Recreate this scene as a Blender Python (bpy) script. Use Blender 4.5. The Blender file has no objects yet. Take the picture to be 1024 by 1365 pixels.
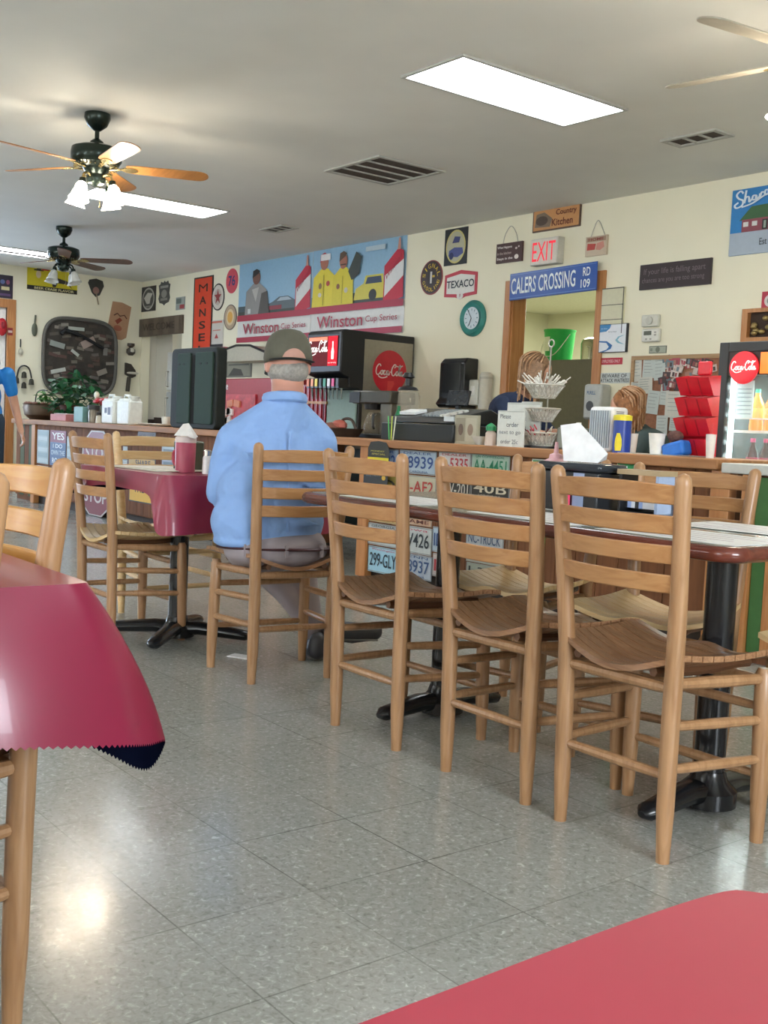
import bpy, math, random
from mathutils import Vector, Matrix, Euler
PI = math.pi
rnd = random.Random(7)
sc = bpy.context.scene
col = sc.collection

# ------------------------------------------------------------------ camera, world, light, exposure
F, YAW, PITCH, ROLL, CAMH = 1454.65, -0.90489, -0.074892, -0.046106, 0.9505
CX, CY, W_, H_ = 512.0, 682.5, 1024.0, 1365.0
CP = Vector((0, 0, CAMH))
_f = Vector((math.sin(YAW) * math.cos(PITCH), math.cos(YAW) * math.cos(PITCH), math.sin(PITCH)))
_r = Vector((math.cos(YAW), -math.sin(YAW), 0)); _d = _f.cross(_r)
R_ = _r * math.cos(ROLL) + _d * math.sin(ROLL)
D_ = -_r * math.sin(ROLL) + _d * math.cos(ROLL)
cd = bpy.data.cameras.new('camera'); cam = bpy.data.objects.new('camera', cd); col.objects.link(cam)
cd.sensor_fit = 'VERTICAL'; cd.sensor_height = 36.0; cd.lens = F / H_ * 36.0; cd.clip_start = 0.02
cam.matrix_world = Matrix((( R_.x, -D_.x, -_f.x, 0), (R_.y, -D_.y, -_f.y, 0), (R_.z, -D_.z, -_f.z, CAMH), (0, 0, 0, 1)))
sc.camera = cam
sc.view_settings.view_transform = 'Standard'; sc.view_settings.look = 'None'; sc.view_settings.gamma = 1.0
sc.view_settings.exposure = 0.82
world = bpy.data.worlds.new('sky'); sc.world = world; world.use_nodes = True
wb = world.node_tree.nodes['Background']; wb.inputs[0].default_value = (0.75, 0.87, 1.0, 1); wb.inputs[1].default_value = 1.5
PANEL, BULB, DAY = 8.0, 26.0, 110.0
def area(name, loc, rot, sx, sy, power, colr):
    l = bpy.data.lights.new(name, 'AREA'); l.shape = 'RECTANGLE'; l.size = sx; l.size_y = sy; l.energy = power; l.color = colr
    o = bpy.data.objects.new(name, l); col.objects.link(o); o.location = loc; o.rotation_euler = rot; return o
# daylight coming through the dining-room windows (front wall, right wall, side door)
area('window_daylight', (-9.0, -3.9, 1.55), (PI/2, 0, PI), 1.8, 1.2, DAY, (0.86, 0.93, 1.0))
area('window_daylight', (-4.5, -3.9, 1.55), (PI/2, 0, PI), 1.8, 1.2, DAY, (0.86, 0.93, 1.0))
area('window_daylight', (0.0, -3.9, 1.55), (PI/2, 0, PI), 1.8, 1.2, DAY, (0.86, 0.93, 1.0))
area('window_daylight', (2.9, 1.0, 1.55), (PI/2, 0, PI/2), 1.8, 1.2, DAY, (0.86, 0.93, 1.0))
area('window_daylight', (-13.9, 2.0, 1.4), (PI/2, 0, -PI/2), 1.6, 1.6, DAY*.6, (0.6, 0.76, 1.0))
area('kitchen_light', (-8.0, 9.3, 2.65), (0, 0, 0), 1.6, 1.0, 60, (0.99, 1.0, 0.86))
area('hall_light', (-12.6, 7.1, 2.6), (0, 0, 0), 0.6, 0.5, 3, (1, 0.98, 0.9))

# ------------------------------------------------------------------ measuring helpers (photo pixel -> point on a real plane)
def ray(q): return _f + R_ * ((q[0] - CX) / F) + D_ * ((q[1] - CY) / F)
def onz(q, z): v = ray(q); return CP + v * ((z - CAMH) / v.z)
def ony(q, y): v = ray(q); return CP + v * (y / v.y)
def onx(q, x): v = ray(q); return CP + v * (x / v.x)
def dp(q, d): return CP + ray(q) * d

# ------------------------------------------------------------------ materials
def lin(c):
    c = c.lstrip('#'); out = []
    for i in (0, 2, 4):
        v = int(c[i:i+2], 16) / 255; out.append(v / 12.92 if v <= .04045 else ((v + .055) / 1.055) ** 2.4)
    return (*out, 1)
MC = {}
def P(c, rough=.55, metal=0, var=.06, emit=0, scale=30, trans=0, coat=0, alpha=1, name=None, bump=0):
    key = (c, rough, metal, var, emit, scale, trans, coat, alpha, bump)
    if key in MC: return MC[key]
    m = bpy.data.materials.new(name or 'paint'); m.use_nodes = True; nt = m.node_tree; b = nt.nodes['Principled BSDF']
    L = lin(c); b.inputs['Roughness'].default_value = rough; b.inputs['Metallic'].default_value = metal
    b.inputs['Transmission Weight'].default_value = trans; b.inputs['Coat Weight'].default_value = coat
    b.inputs['Alpha'].default_value = alpha
    tc = nt.nodes.new('ShaderNodeTexCoord'); n = nt.nodes.new('ShaderNodeTexNoise'); n.inputs['Scale'].default_value = scale; n.inputs['Detail'].default_value = 3
    nt.links.new(tc.outputs['Object'], n.inputs['Vector'])
    r = nt.nodes.new('ShaderNodeValToRGB')
    r.color_ramp.elements[0].position = .3; r.color_ramp.elements[1].position = .7
    r.color_ramp.elements[0].color = tuple(x * (1 - var) for x in L[:3]) + (1,)
    r.color_ramp.elements[1].color = tuple(min(1, x * (1 + var)) for x in L[:3]) + (1,)
    nt.links.new(n.outputs['Fac'], r.inputs['Fac']); nt.links.new(r.outputs['Color'], b.inputs['Base Color'])
    if emit:
        b.inputs['Emission Color'].default_value = L; b.inputs['Emission Strength'].default_value = emit
    if bump:
        bm_ = nt.nodes.new('ShaderNodeBump'); bm_.inputs['Strength'].default_value = bump; bm_.inputs['Distance'].default_value = .01 if bump < .7 else .05
        nt.links.new(n.outputs['Fac'], bm_.inputs['Height']); nt.links.new(bm_.outputs['Normal'], b.inputs['Normal'])
    MC[key] = m; return m
def wood(c1, c2, rough=.4, axis='Z', scale=18, name='wood', coat=.25):
    key = ('wood', c1, c2, rough, axis, scale)
    if key in MC: return MC[key]
    m = bpy.data.materials.new(name); m.use_nodes = True; nt = m.node_tree; b = nt.nodes['Principled BSDF']
    b.inputs['Roughness'].default_value = rough; b.inputs['Coat Weight'].default_value = coat; b.inputs['Coat Roughness'].default_value = .2
    tc = nt.nodes.new('ShaderNodeTexCoord'); mp = nt.nodes.new('ShaderNodeMapping')
    s = {'X': (.08, 1, 1), 'Y': (1, .08, 1), 'Z': (1, 1, .08)}[axis]; mp.inputs['Scale'].default_value = s
    n = nt.nodes.new('ShaderNodeTexNoise'); n.inputs['Scale'].default_value = scale * 4; n.inputs['Detail'].default_value = 6; n.inputs['Distortion'].default_value = 1.2
    n2 = nt.nodes.new('ShaderNodeTexNoise'); n2.inputs['Scale'].default_value = 3
    r = nt.nodes.new('ShaderNodeValToRGB'); r.color_ramp.elements[0].position = .3; r.color_ramp.elements[1].position = .68
    r.color_ramp.elements[0].color = lin(c1); r.color_ramp.elements[1].color = lin(c2)
    mx = nt.nodes.new('ShaderNodeMix'); mx.data_type = 'RGBA'; mx.blend_type = 'MULTIPLY'; mx.inputs[0].default_value = .35
    nt.links.new(tc.outputs['Object'], mp.inputs['Vector']); nt.links.new(mp.outputs['Vector'], n.inputs['Vector']); nt.links.new(tc.outputs['Object'], n2.inputs['Vector'])
    nt.links.new(n.outputs['Fac'], r.inputs['Fac']); nt.links.new(r.outputs['Color'], mx.inputs[6]); nt.links.new(n2.outputs['Fac'], mx.inputs[7])
    nt.links.new(mx.outputs[2], b.inputs['Base Color']); MC[key] = m; return m
def glass(c='#ffffff', rough=.02, alpha=.25):
    return P(c, rough, 0, 0, 0, 10, 0, 0, alpha, name='clear_plastic')
WD_N = wood('#a3774f', '#bd9269', .42, 'Z', 14, 'chair_post_wood')
WD_H = wood('#ae7949', '#c4925f', .42, 'X', 14, 'chair_slat_wood')
WD_S = wood('#8d6344', '#ba8c66', .32, 'X', 22, 'chair_seat_wood')
WD_L = wood('#e0b981', '#efd09c', .42, 'X', 14, 'pale_wood')
WD_Y = wood('#cd8f42', '#dda85a', .4, 'X', 12, 'honey_wood')
WD_BAR = wood('#9c6a42', '#b98557', .6, 'X', 6, 'bar_top_wood', 0)
WD_PANEL = wood('#6a3f22', '#8a5833', .8, 'Z', 6, 'bar_panel_wood', 0)
WD_TRIM = wood('#b9773f', '#cf9158', .45, 'Z', 8, 'door_trim_wood')
BLACK = P('#1c1d20', .4); BLACKG = P('#18191c', .22); WHITE = P('#eceae4', .5); CHROME = P('#c9c9c6', .25, 1, .03); DGREY = P('#3c3d3e', .5)
STEEL = P('#a39d90', .35, .85, .05); RED = P('#c8202c', .4)

# ------------------------------------------------------------------ mesh helpers
class MB:
    def __init__(s): s.v = []; s.f = []; s.m = []; s.M = []; s.T = Matrix.Identity(4)
    def mi(s, m):
        if m is None: m = s.M[0] if s.M else WHITE
        if m not in s.M: s.M.append(m)
        return s.M.index(m)
    def add(s, vs, fs, m=None):
        o = len(s.v); k = s.mi(m); s.v += [tuple(s.T @ Vector(p)) for p in vs]
        for f in fs: s.f.append([i + o for i in f]); s.m.append(k)
        return s
    def box(s, c, d, m=None, rot=None, top=1.0):
        x, y, z = d[0] / 2, d[1] / 2, d[2] / 2
        vs = [Vector((a * x * (top if e > 0 else 1), b * y * (top if e > 0 else 1), e * z)) for e in (-1, 1) for b in (-1, 1) for a in (-1, 1)]
        if rot is not None: vs = [Euler(rot).to_matrix() @ v for v in vs]
        return s.add([v + Vector(c) for v in vs], [(0, 2, 3, 1), (4, 5, 7, 6), (0, 1, 5, 4), (2, 6, 7, 3), (0, 4, 6, 2), (1, 3, 7, 5)], m)
    def bb(s, x0, x1, y0, y1, z0, z1, m=None): return s.box(((x0+x1)/2, (y0+y1)/2, (z0+z1)/2), (abs(x1-x0), abs(y1-y0), abs(z1-z0)), m)
    def tube(s, pts, r, n=10, m=None, cap=True, flat=None, closed=False):
        pts = [Vector(p) for p in pts]; k = len(pts); rs = r if isinstance(r, (list, tuple)) else [r] * k
        vs = []; fs = []; prev = None
        for i, p in enumerate(pts):
            if closed: t = pts[(i+1) % k] - pts[i-1]
            else: t = pts[min(i+1, k-1)] - pts[max(i-1, 0)]
            t = t.normalized() if t.length > 1e-9 else Vector((0, 0, 1))
            if prev is None:
                u = t.cross(Vector((0, 0, 1))); u = t.cross(Vector((0, 1, 0))) if u.length < .15 else u
            else: u = prev - t * prev.dot(t)
            u.normalize(); prev = u; w = t.cross(u)
            for j in range(n):
                a = 2 * PI * j / n; vs.append(p + (u * math.cos(a) + w * math.sin(a) * (flat or 1)) * rs[i])
        kk = k if closed else k - 1
        for i in range(kk):
            a, b = i * n, ((i+1) % k) * n
            for j in range(n): fs.append((a + j, a + (j+1) % n, b + (j+1) % n, b + j))
        if cap and not closed: fs.append(tuple(range(n))[::-1]); fs.append(tuple(range((k-1)*n, k*n)))
        return s.add(vs, fs, m)
    def lathe(s, prof, c=(0, 0, 0), n=20, m=None, cap=True, sx=1, sy=1):
        vs = []; fs = []; k = len(prof)
        for r, z in prof:
            for j in range(n): a = 2*PI*j/n; vs.append((c[0] + r*math.cos(a)*sx, c[1] + r*math.sin(a)*sy, c[2] + z))
        for i in range(k-1):
            for j in range(n): fs.append((i*n + j, i*n + (j+1) % n, (i+1)*n + (j+1) % n, (i+1)*n + j))
        if cap: fs.append(tuple(range(n))[::-1]); fs.append(tuple(range((k-1)*n, k*n)))
        return s.add(vs, fs, m)
    def ball(s, c, r, n=12, m=None, rot=None):
        r = (r, r, r) if not isinstance(r, (tuple, list)) else r; vs = []; fs = []; h = n // 2 + 1
        E = Euler(rot).to_matrix() if rot is not None else Matrix.Identity(3)
        for i in range(1, h):
            t = PI * i / h
            for j in range(n):
                a = 2*PI*j/n; vs.append(E @ Vector((r[0]*math.sin(t)*math.cos(a), r[1]*math.sin(t)*math.sin(a), -r[2]*math.cos(t))) + Vector(c))
        b = len(vs); vs.append(E @ Vector((0, 0, -r[2])) + Vector(c)); vs.append(E @ Vector((0, 0, r[2])) + Vector(c))
        for i in range(h - 2):
            for j in range(n): fs.append((i*n + j, i*n + (j+1) % n, (i+1)*n + (j+1) % n, (i+1)*n + j))
        for j in range(n): fs.append((b, (j+1) % n, j)); fs.append((b+1, (h-2)*n + j, (h-2)*n + (j+1) % n))
        return s.add(vs, fs, m)
    def prism(s, poly, y0, y1, m=None):      # polygon in x,z extruded in y (front y0)
        n = len(poly); vs = [(x, y0, z) for x, z in poly] + [(x, y1, z) for x, z in poly]
        return s.add(vs, [tuple(range(n)), tuple(range(n, 2*n))[::-1]] + [(i, i+n, (i+1) % n + n, (i+1) % n) for i in range(n)], m)
    def prismz(s, poly, z0, z1, m=None):
        n = len(poly); vs = [(x, y, z0) for x, y in poly] + [(x, y, z1) for x, y in poly]
        return s.add(vs, [tuple(range(n))[::-1], tuple(range(n, 2*n))] + [(i, (i+1) % n, (i+1) % n + n, i+n) for i in range(n)], m)
    def build(s, name, parent=None, bevel=0, ang=35, loc=None, mats=None, seg=2):
        me = bpy.data.meshes.new(name); me.from_pydata(s.v, [], s.f)
        for m in (s.M or [WHITE]): me.materials.append(m)
        me.polygons.foreach_set('material_index', s.m); me.polygons.foreach_set('use_smooth', [True] * len(s.f))
        me.update(); me.set_sharp_from_angle(angle=math.radians(ang))
        o = bpy.data.objects.new(name, me); col.objects.link(o)
        if parent: o.parent = parent
        if loc is not None: o.location = loc
        if bevel:
            b = o.modifiers.new('bevel', 'BEVEL'); b.width = bevel; b.segments = seg; b.limit_method = 'ANGLE'; b.angle_limit = math.radians(40)
        return o
def tag(o, label, cat, group=None):
    o['label'] = label; o['category'] = cat
    if group: o['group'] = group
    return o
def thing(name, label, cat, loc=(0, 0, 0), rz=0, group=None):
    o = bpy.data.objects.new(name, None); col.objects.link(o); o.empty_display_size = .1
    o.location = loc; o.rotation_euler = (0, 0, rz); return tag(o, label, cat, group)
def struct(o): o['kind'] = 'structure'; return o
def copy_tree(o, parent=None):
    c = o.copy(); col.objects.link(c)
    if parent: c.parent = parent
    for ch in list(o.children): copy_tree(ch, c)
    return c
def dup(o, loc, rz, label, group=None):
    c = copy_tree(o); c.location = loc; c.rotation_euler = (0, 0, rz); c['label'] = label
    if group: c['group'] = group
    return c
def circ(cx, cz, rx, rz, n=28, a0=0, a1=2*PI): return [(cx + rx*math.cos(a0 + (a1-a0)*i/n), cz + rz*math.sin(a0 + (a1-a0)*i/n)) for i in range(n)]
def rrect(x0, z0, x1, z1, r, n=5):
    out = []
    for cx, cz, a in ((x1-r, z0+r, -PI/2), (x1-r, z1-r, 0), (x0+r, z1-r, PI/2), (x0+r, z0+r, PI)):
        out += [(cx + r*math.cos(a + PI/2*i/n), cz + r*math.sin(a + PI/2*i/n)) for i in range(n+1)]
    return out
def catmull(pts, n=8, closed=False):
    P_ = [Vector(p) for p in pts]; k = len(P_); out = []
    for i in range(k if closed else k-1):
        if closed: a, b, c, d = P_[i-1], P_[i], P_[(i+1) % k], P_[(i+2) % k]
        else: a, b, c, d = P_[max(i-1, 0)], P_[i], P_[i+1], P_[min(i+2, k-1)]
        for j in range(n):
            t = j/n; out.append(.5*((2*b) + (c-a)*t + (2*a-5*b+4*c-d)*t*t + (3*b-a-3*c+d)*t*t*t))
    if not closed: out.append(P_[-1])
    return out
TC = {}
def text_geo(t, bold=0.0):
    key = (t, bold)
    if key in TC: return TC[key]
    cu = bpy.data.curves.new('lettering', 'FONT'); cu.body = t; cu.size = 1; cu.resolution_u = 3; cu.offset = bold; cu.align_x = 'LEFT'
    ob = bpy.data.objects.new('lettering', cu); col.objects.link(ob)
    me = bpy.data.meshes.new_from_object(ob); vs = [v.co.copy() for v in me.vertices]; fs = [tuple(p.vertices) for p in me.polygons]
    bpy.data.objects.remove(ob); bpy.data.meshes.remove(me)
    x0 = min(v.x for v in vs); x1 = max(v.x for v in vs); y0 = min(v.y for v in vs); y1 = max(v.y for v in vs)
    vs = [((v.x-x0)/(x1-x0), (v.y-y0)/(y1-y0)) for v in vs]; TC[key] = (vs, fs); return TC[key]
def put_text(mb, t, x0, z0, x1, z1, y, m, bold=.015, shear=0, slope=0):
    vs, fs = text_geo(t, bold)
    mb.add([(x0 + u*(x1-x0) + shear*v*(z1-z0), y, z0 + v*(z1-z0) + slope*u*(x1-x0)) for u, v in vs], fs, m)
def ribbon(mb, pts, w, y, m):   # flat brush stroke in x,z
    pts = catmull([(p[0], p[1], 0) for p in pts], 6); L = []; R = []
    k = len(pts)
    for i, p in enumerate(pts):
        t = pts[min(i+1, k-1)] - pts[max(i-1, 0)]; t.normalize(); nrm = Vector((-t.y, t.x, 0))
        ww = w * (.55 + .45 * abs(t.y)) ; L.append(p + nrm*ww); R.append(p - nrm*ww)
    vs = [(p.x, y-.00004*i, p.y) for i, p in enumerate(L)] + [(p.x, y-.00004*i, p.y) for i, p in enumerate(R)]
    mb.add(vs, [(i, i+1, k+i+1, k+i) for i in range(k-1)], m)
COKE = [[(1.75, 2.25), (1.5, 2.65), (1.0, 2.65), (.35, 2.0), (.12, 1.1), (.4, .45), (1.0, .35), (1.65, .9)],
        [(2.3, 1.3), (1.9, 1.2), (1.75, .75), (2.05, .38), (2.45, .6), (2.5, 1.1), (2.2, 1.35), (2.9, 1.25)],
        [(3.45, 1.25), (3.1, 1.35), (2.85, .85), (3.05, .4), (3.5, .5), (3.8, .9)],
        [(4.35, 1.3), (3.95, 1.25), (3.8, .7), (4.05, .38), (4.35, .8), (4.45, 1.4)], [(4.42, 1.3), (4.42, .6), (4.65, .4), (5.0, .8)],
        [(4.95, 1.05), (5.35, 1.1)],
        [(7.2, 2.35), (7.0, 2.8), (6.5, 2.75), (5.85, 2.0), (5.65, 1.1), (5.95, .42), (6.5, .35), (7.1, .9)],
        [(6.6, 2.1), (7.4, 2.5), (8.6, 2.35), (9.6, 2.75)],
        [(7.75, 1.3), (7.35, 1.2), (7.2, .75), (7.5, .38), (7.9, .6), (7.95, 1.1), (7.65, 1.35)],
        [(8.0, 1.0), (8.5, 1.9), (8.75, 2.6), (8.5, 2.75), (8.3, 1.9), (8.3, .7), (8.5, .4), (8.85, .8)],
        [(9.35, 1.3), (8.95, 1.25), (8.8, .7), (9.05, .38), (9.35, .8), (9.45, 1.4)], [(9.42, 1.3), (9.42, .6), (9.65, .4), (9.95, .8)],
        [(.9, .1), (2.0, -.35), (3.2, -.25), (4.2, .05)]]
def coke(mb, x0, z0, x1, z1, y, m, w=.17):
    sx = (x1-x0)/10; sz = (z1-z0)/3.2
    for st in COKE:
        pts = catmull([(a, b, 0) for a, b in st], 5); k = len(pts); L = []; R = []
        for i, p in enumerate(pts):
            t = pts[min(i+1, k-1)] - pts[max(i-1, 0)]; t.normalize(); n_ = Vector((-t.y, t.x, 0)); ww = w*(.6 + .5*abs(t.y)); L.append(p + n_*ww); R.append(p - n_*ww)
        vs = [(x0 + p.x*sx, y - .00003*(i % k), z0 + (p.y + .4)*sz) for i, p in enumerate(L + R)]
        mb.add(vs, [(i, i+1, k+i+1, k+i) for i in range(k-1)], m)

# ------------------------------------------------------------------ the setting
CEIL, WALL, LEFT, RIGHT, FRONT = 2.814, 6.62, -14.0, 3.0, -4.0
def floor_surface():
    m = bpy.data.materials.new('vinyl_tile'); m.use_nodes = True; nt = m.node_tree; N = nt.nodes; K = nt.links; b = N['Principled BSDF']
    tc = N.new('ShaderNodeTexCoord')
    mp = N.new('ShaderNodeMapping'); T = .3048; mp.inputs['Location'].default_value = (2.08480 / T, -1.56100 / T, 0); mp.inputs['Scale'].default_value = (1/T, 1/T, 1)
    K.new(tc.outputs['Object'], mp.inputs['Vector']); sp = N.new('ShaderNodeSeparateXYZ'); K.new(mp.outputs['Vector'], sp.inputs[0])
    def line(o):
        fr = N.new('ShaderNodeMath'); fr.operation = 'FRACT'; K.new(o, fr.inputs[0])
        pp = N.new('ShaderNodeMath'); pp.operation = 'PINGPONG'; pp.inputs[1].default_value = .5; K.new(fr.outputs[0], pp.inputs[0])
        lt = N.new('ShaderNodeMapRange'); lt.inputs[1].default_value = .002; lt.inputs[2].default_value = .008; lt.inputs[3].default_value = 1; lt.inputs[4].default_value = 0
        K.new(pp.outputs[0], lt.inputs[0]); return lt.outputs[0]
    mx = N.new('ShaderNodeMath'); mx.operation = 'MAXIMUM'; K.new(line(sp.outputs[0]), mx.inputs[0]); K.new(line(sp.outputs[1]), mx.inputs[1])
    n0 = N.new('ShaderNodeTexNoise'); n0.inputs['Scale'].default_value = 2.2; K.new(tc.outputs['Object'], n0.inputs['Vector'])
    fade = N.new('ShaderNodeMapRange'); fade.inputs[1].default_value = .38; fade.inputs[2].default_value = .6; fade.inputs[3].default_value = .15; fade.inputs[4].default_value = .75; K.new(n0.outputs['Fac'], fade.inputs[0])
    ml = N.new('ShaderNodeMath'); ml.operation = 'MULTIPLY'; K.new(mx.outputs[0], ml.inputs[0]); K.new(fade.outputs[0], ml.inputs[1])
    # mottled chips
    n1 = N.new('ShaderNodeTexNoise'); n1.inputs['Scale'].default_value = 75; n1.inputs['Detail'].default_value = 4; n1.inputs['Distortion'].default_value = 1; K.new(tc.outputs['Object'], n1.inputs['Vector'])
    r1 = N.new('ShaderNodeValToRGB'); e = r1.color_ramp.elements; e[0].position = .28; e[0].color = lin('#80817c'); e[1].position = .74; e[1].color = lin('#c2c4c0')
    x = r1.color_ramp.elements.new(.42); x.color = lin('#949690'); x = r1.color_ramp.elements.new(.6); x.color = lin('#9fa19c'); K.new(n1.outputs['Fac'], r1.inputs['Fac'])
    # per tile tint
    fl = N.new('ShaderNodeVectorMath'); fl.operation = 'FLOOR'; K.new(mp.outputs['Vector'], fl.inputs[0])
    wn = N.new('ShaderNodeTexWhiteNoise'); K.new(fl.outputs[0], wn.inputs['Vector'])
    rr = N.new('ShaderNodeMapRange'); rr.inputs[3].default_value = .93; rr.inputs[4].default_value = 1.05; K.new(wn.outputs['Value'], rr.inputs[0])
    tm = N.new('ShaderNodeVectorMath'); tm.operation = 'SCALE'; K.new(r1.outputs['Color'], tm.inputs[0]); K.new(rr.outputs[0], tm.inputs['Scale'])
    mix = N.new('ShaderNodeMix'); mix.data_type = 'RGBA'; K.new(ml.outputs[0], mix.inputs[0]); K.new(tm.outputs[0], mix.inputs[6]); mix.inputs[7].default_value = lin('#3a3832')
    K.new(mix.outputs[2], b.inputs['Base Color'])
    n2 = N.new('ShaderNodeTexNoise'); n2.inputs['Scale'].default_value = 5; n2.inputs['Detail'].default_value = 5; K.new(tc.outputs['Object'], n2.inputs['Vector'])
    rg = N.new('ShaderNodeMapRange'); rg.inputs[3].default_value = .1; rg.inputs[4].default_value = .3; K.new(n2.outputs['Fac'], rg.inputs[0]); K.new(rg.outputs[0], b.inputs['Roughness'])
    bp = N.new('ShaderNodeBump'); bp.inputs['Strength'].default_value = .12; bp.inputs['Distance'].default_value = .004
    n3 = N.new('ShaderNodeTexNoise'); n3.inputs['Scale'].default_value = 14; n3.inputs['Detail'].default_value = 3; K.new(tc.outputs['Object'], n3.inputs['Vector']); K.new(n3.outputs['Fac'], bp.inputs['Height']); K.new(bp.outputs['Normal'], b.inputs['Normal'])
    return m
FLOORM = floor_surface()
WALLM = P('#ece7cd', .75, 0, .02, scale=3, bump=.05, name='wall_paint'); CEILM = P('#e2e2da', .9, 0, .03, scale=2, name='ceiling_paint')
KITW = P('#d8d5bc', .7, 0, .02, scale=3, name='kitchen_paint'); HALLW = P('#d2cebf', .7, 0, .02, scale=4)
struct(MB().bb(LEFT-.1, RIGHT+.1, FRONT-.1, 11.1, -.1, 0, FLOORM).build('floor'))
struct(MB().bb(LEFT-.1, RIGHT+.1, FRONT-.1, 11.1, CEIL, CEIL+.1, CEILM).build('ceiling'))
# back wall with two openings
DK0, DK1, DKT = ony((680, 450), WALL).x, ony((793, 450), WALL).x, 2.17
DH0, DH1, DHT = LEFT + .02, ony((241, 500), WALL).x, 2.16
m = MB()
for x0, x1, z0, z1 in ((LEFT-.1, DH0, 0, CEIL), (DH0, DH1, DHT, CEIL), (DH1, DK0, 0, CEIL), (DK0, DK1, DKT, CEIL), (DK1, RIGHT+.1, 0, CEIL)): m.bb(x0, x1, WALL, WALL+.13, z0, z1, WALLM)
struct(m.build('wall_back'))
# left wall with side door opening
SD0, SD1, SDT = 3.0, onx((9, 420), LEFT).y, onx((5, 410), LEFT).z
m = MB()
for y0, y1, z0, z1 in ((FRONT-.1, 1.1, 0, CEIL), (1.1, 2.9, 0, .6), (1.1, 2.9, 2.2, CEIL), (2.9, 3.9, 0, CEIL), (3.9, SD1, SDT, CEIL), (SD1, WALL, 0, CEIL)): m.bb(LEFT-.1, LEFT, y0, y1, z0, z1, WALLM)
struct(m.build('wall_left'))
m = MB(); wins = [(-9.9, -8.1), (-5.4, -3.6), (-.9, .9)]; xx = LEFT
for a, b_ in wins: m.bb(xx, a, FRONT-.1, FRONT, 0, CEIL, WALLM); m.bb(a, b_, FRONT-.1, FRONT, 0, .95, WALLM); m.bb(a, b_, FRONT-.1, FRONT, 2.15, CEIL, WALLM); xx = b_
m.bb(xx, RIGHT+.1, FRONT-.1, FRONT, 0, CEIL, WALLM); struct(m.build('wall_front'))
m = MB(); m.bb(RIGHT, RIGHT+.1, FRONT, .1, 0, CEIL, WALLM); m.bb(RIGHT, RIGHT+.1, 1.9, WALL, 0, CEIL, WALLM); m.bb(RIGHT, RIGHT+.1, .1, 1.9, 0, .95, WALLM); m.bb(RIGHT, RIGHT+.1, .1, 1.9, 2.15, CEIL, WALLM)
struct(m.build('wall_right'))
for i, (a, b_) in enumerate(wins):
    f = MB()
    for q in ((a-.06, b_+.06, .88, .95), (a-.06, b_+.06, 2.15, 2.22), (a-.06, a, .88, 2.22), (b_, b_+.06, .88, 2.22), ((a+b_)/2-.02, (a+b_)/2+.02, .95, 2.15)): f.bb(q[0], q[1], FRONT-.1, FRONT+.02, q[2], q[3], WD_TRIM)
    w = struct(f.build('window_%d' % (i+1))); MB().bb(a, b_, FRONT-.06, FRONT-.05, .95, 2.15, glass()).build('pane', w)
f = MB()
for q in ((.04, 1.96, .88, .95), (.04, 1.96, 2.15, 2.22), (.04, .1, .88, 2.22), (1.9, 1.96, .88, 2.22)): f.bb(RIGHT-.02, RIGHT+.1, q[0], q[1], q[2], q[3], WD_TRIM)
w = struct(f.build('window_4')); MB().bb(RIGHT+.05, RIGHT+.06, .1, 1.9, .95, 2.15, glass()).build('pane', w)
f = MB()
for q in ((1.04, 2.96, .53, .6), (1.04, 2.96, 2.2, 2.27), (1.04, 1.1, .53, 2.27), (2.9, 2.96, .53, 2.27)): f.bb(LEFT-.1, LEFT+.02, q[0], q[1], q[2], q[3], WD_TRIM)
w = struct(f.build('window_5')); MB().bb(LEFT-.06, LEFT-.05, 1.1, 2.9, .6, 2.2, glass()).build('pane', w)
# side door: orange wood casing, glazed leaf with red bow
f = MB(); f.bb(LEFT-.1, LEFT+.03, SD1, SD1+.11, 0, SDT+.11, WD_TRIM).bb(LEFT-.1, LEFT+.03, 3.79, 3.9, 0, SDT+.11, WD_TRIM).bb(LEFT-.1, LEFT+.03, 3.9, SD1, SDT, SDT+.11, WD_TRIM)
d = struct(f.build('door_1', bevel=.006))
MB().bb(LEFT-.08, LEFT-.03, 3.9, 4.02, .02, SDT, WD_TRIM).bb(LEFT-.08, LEFT-.03, SD1-.12, SD1, .02, SDT, WHITE).bb(LEFT-.08, LEFT-.03, 4.02, SD1-.12, .02, .5, WHITE).bb(LEFT-.08, LEFT-.03, 4.02, SD1-.12, SDT-.14, SDT, WHITE).build('door_leaf', d)
MB().bb(LEFT-.06, LEFT-.05, 4.02, SD1-.12, .5, SDT-.14, glass()).build('pane', d)
# kitchen door casing and jamb
T1 = DKT + .1
f = MB(); f.bb(DK0-.075, DK0, WALL-.018, WALL+.13, 0, T1, WD_TRIM).bb(DK1, DK1+.085, WALL-.018, WALL+.13, 0, T1, WD_TRIM).bb(DK0, DK1, WALL-.018, WALL+.13, DKT, T1, WD_TRIM)
f.bb(DK0, DK0+.015, WALL, WALL+.16, 0, DKT, WD_TRIM).bb(DK1-.015, DK1, WALL, WALL+.16, 0, DKT, WD_TRIM)
struct(f.build('door_2', bevel=.004))
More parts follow.
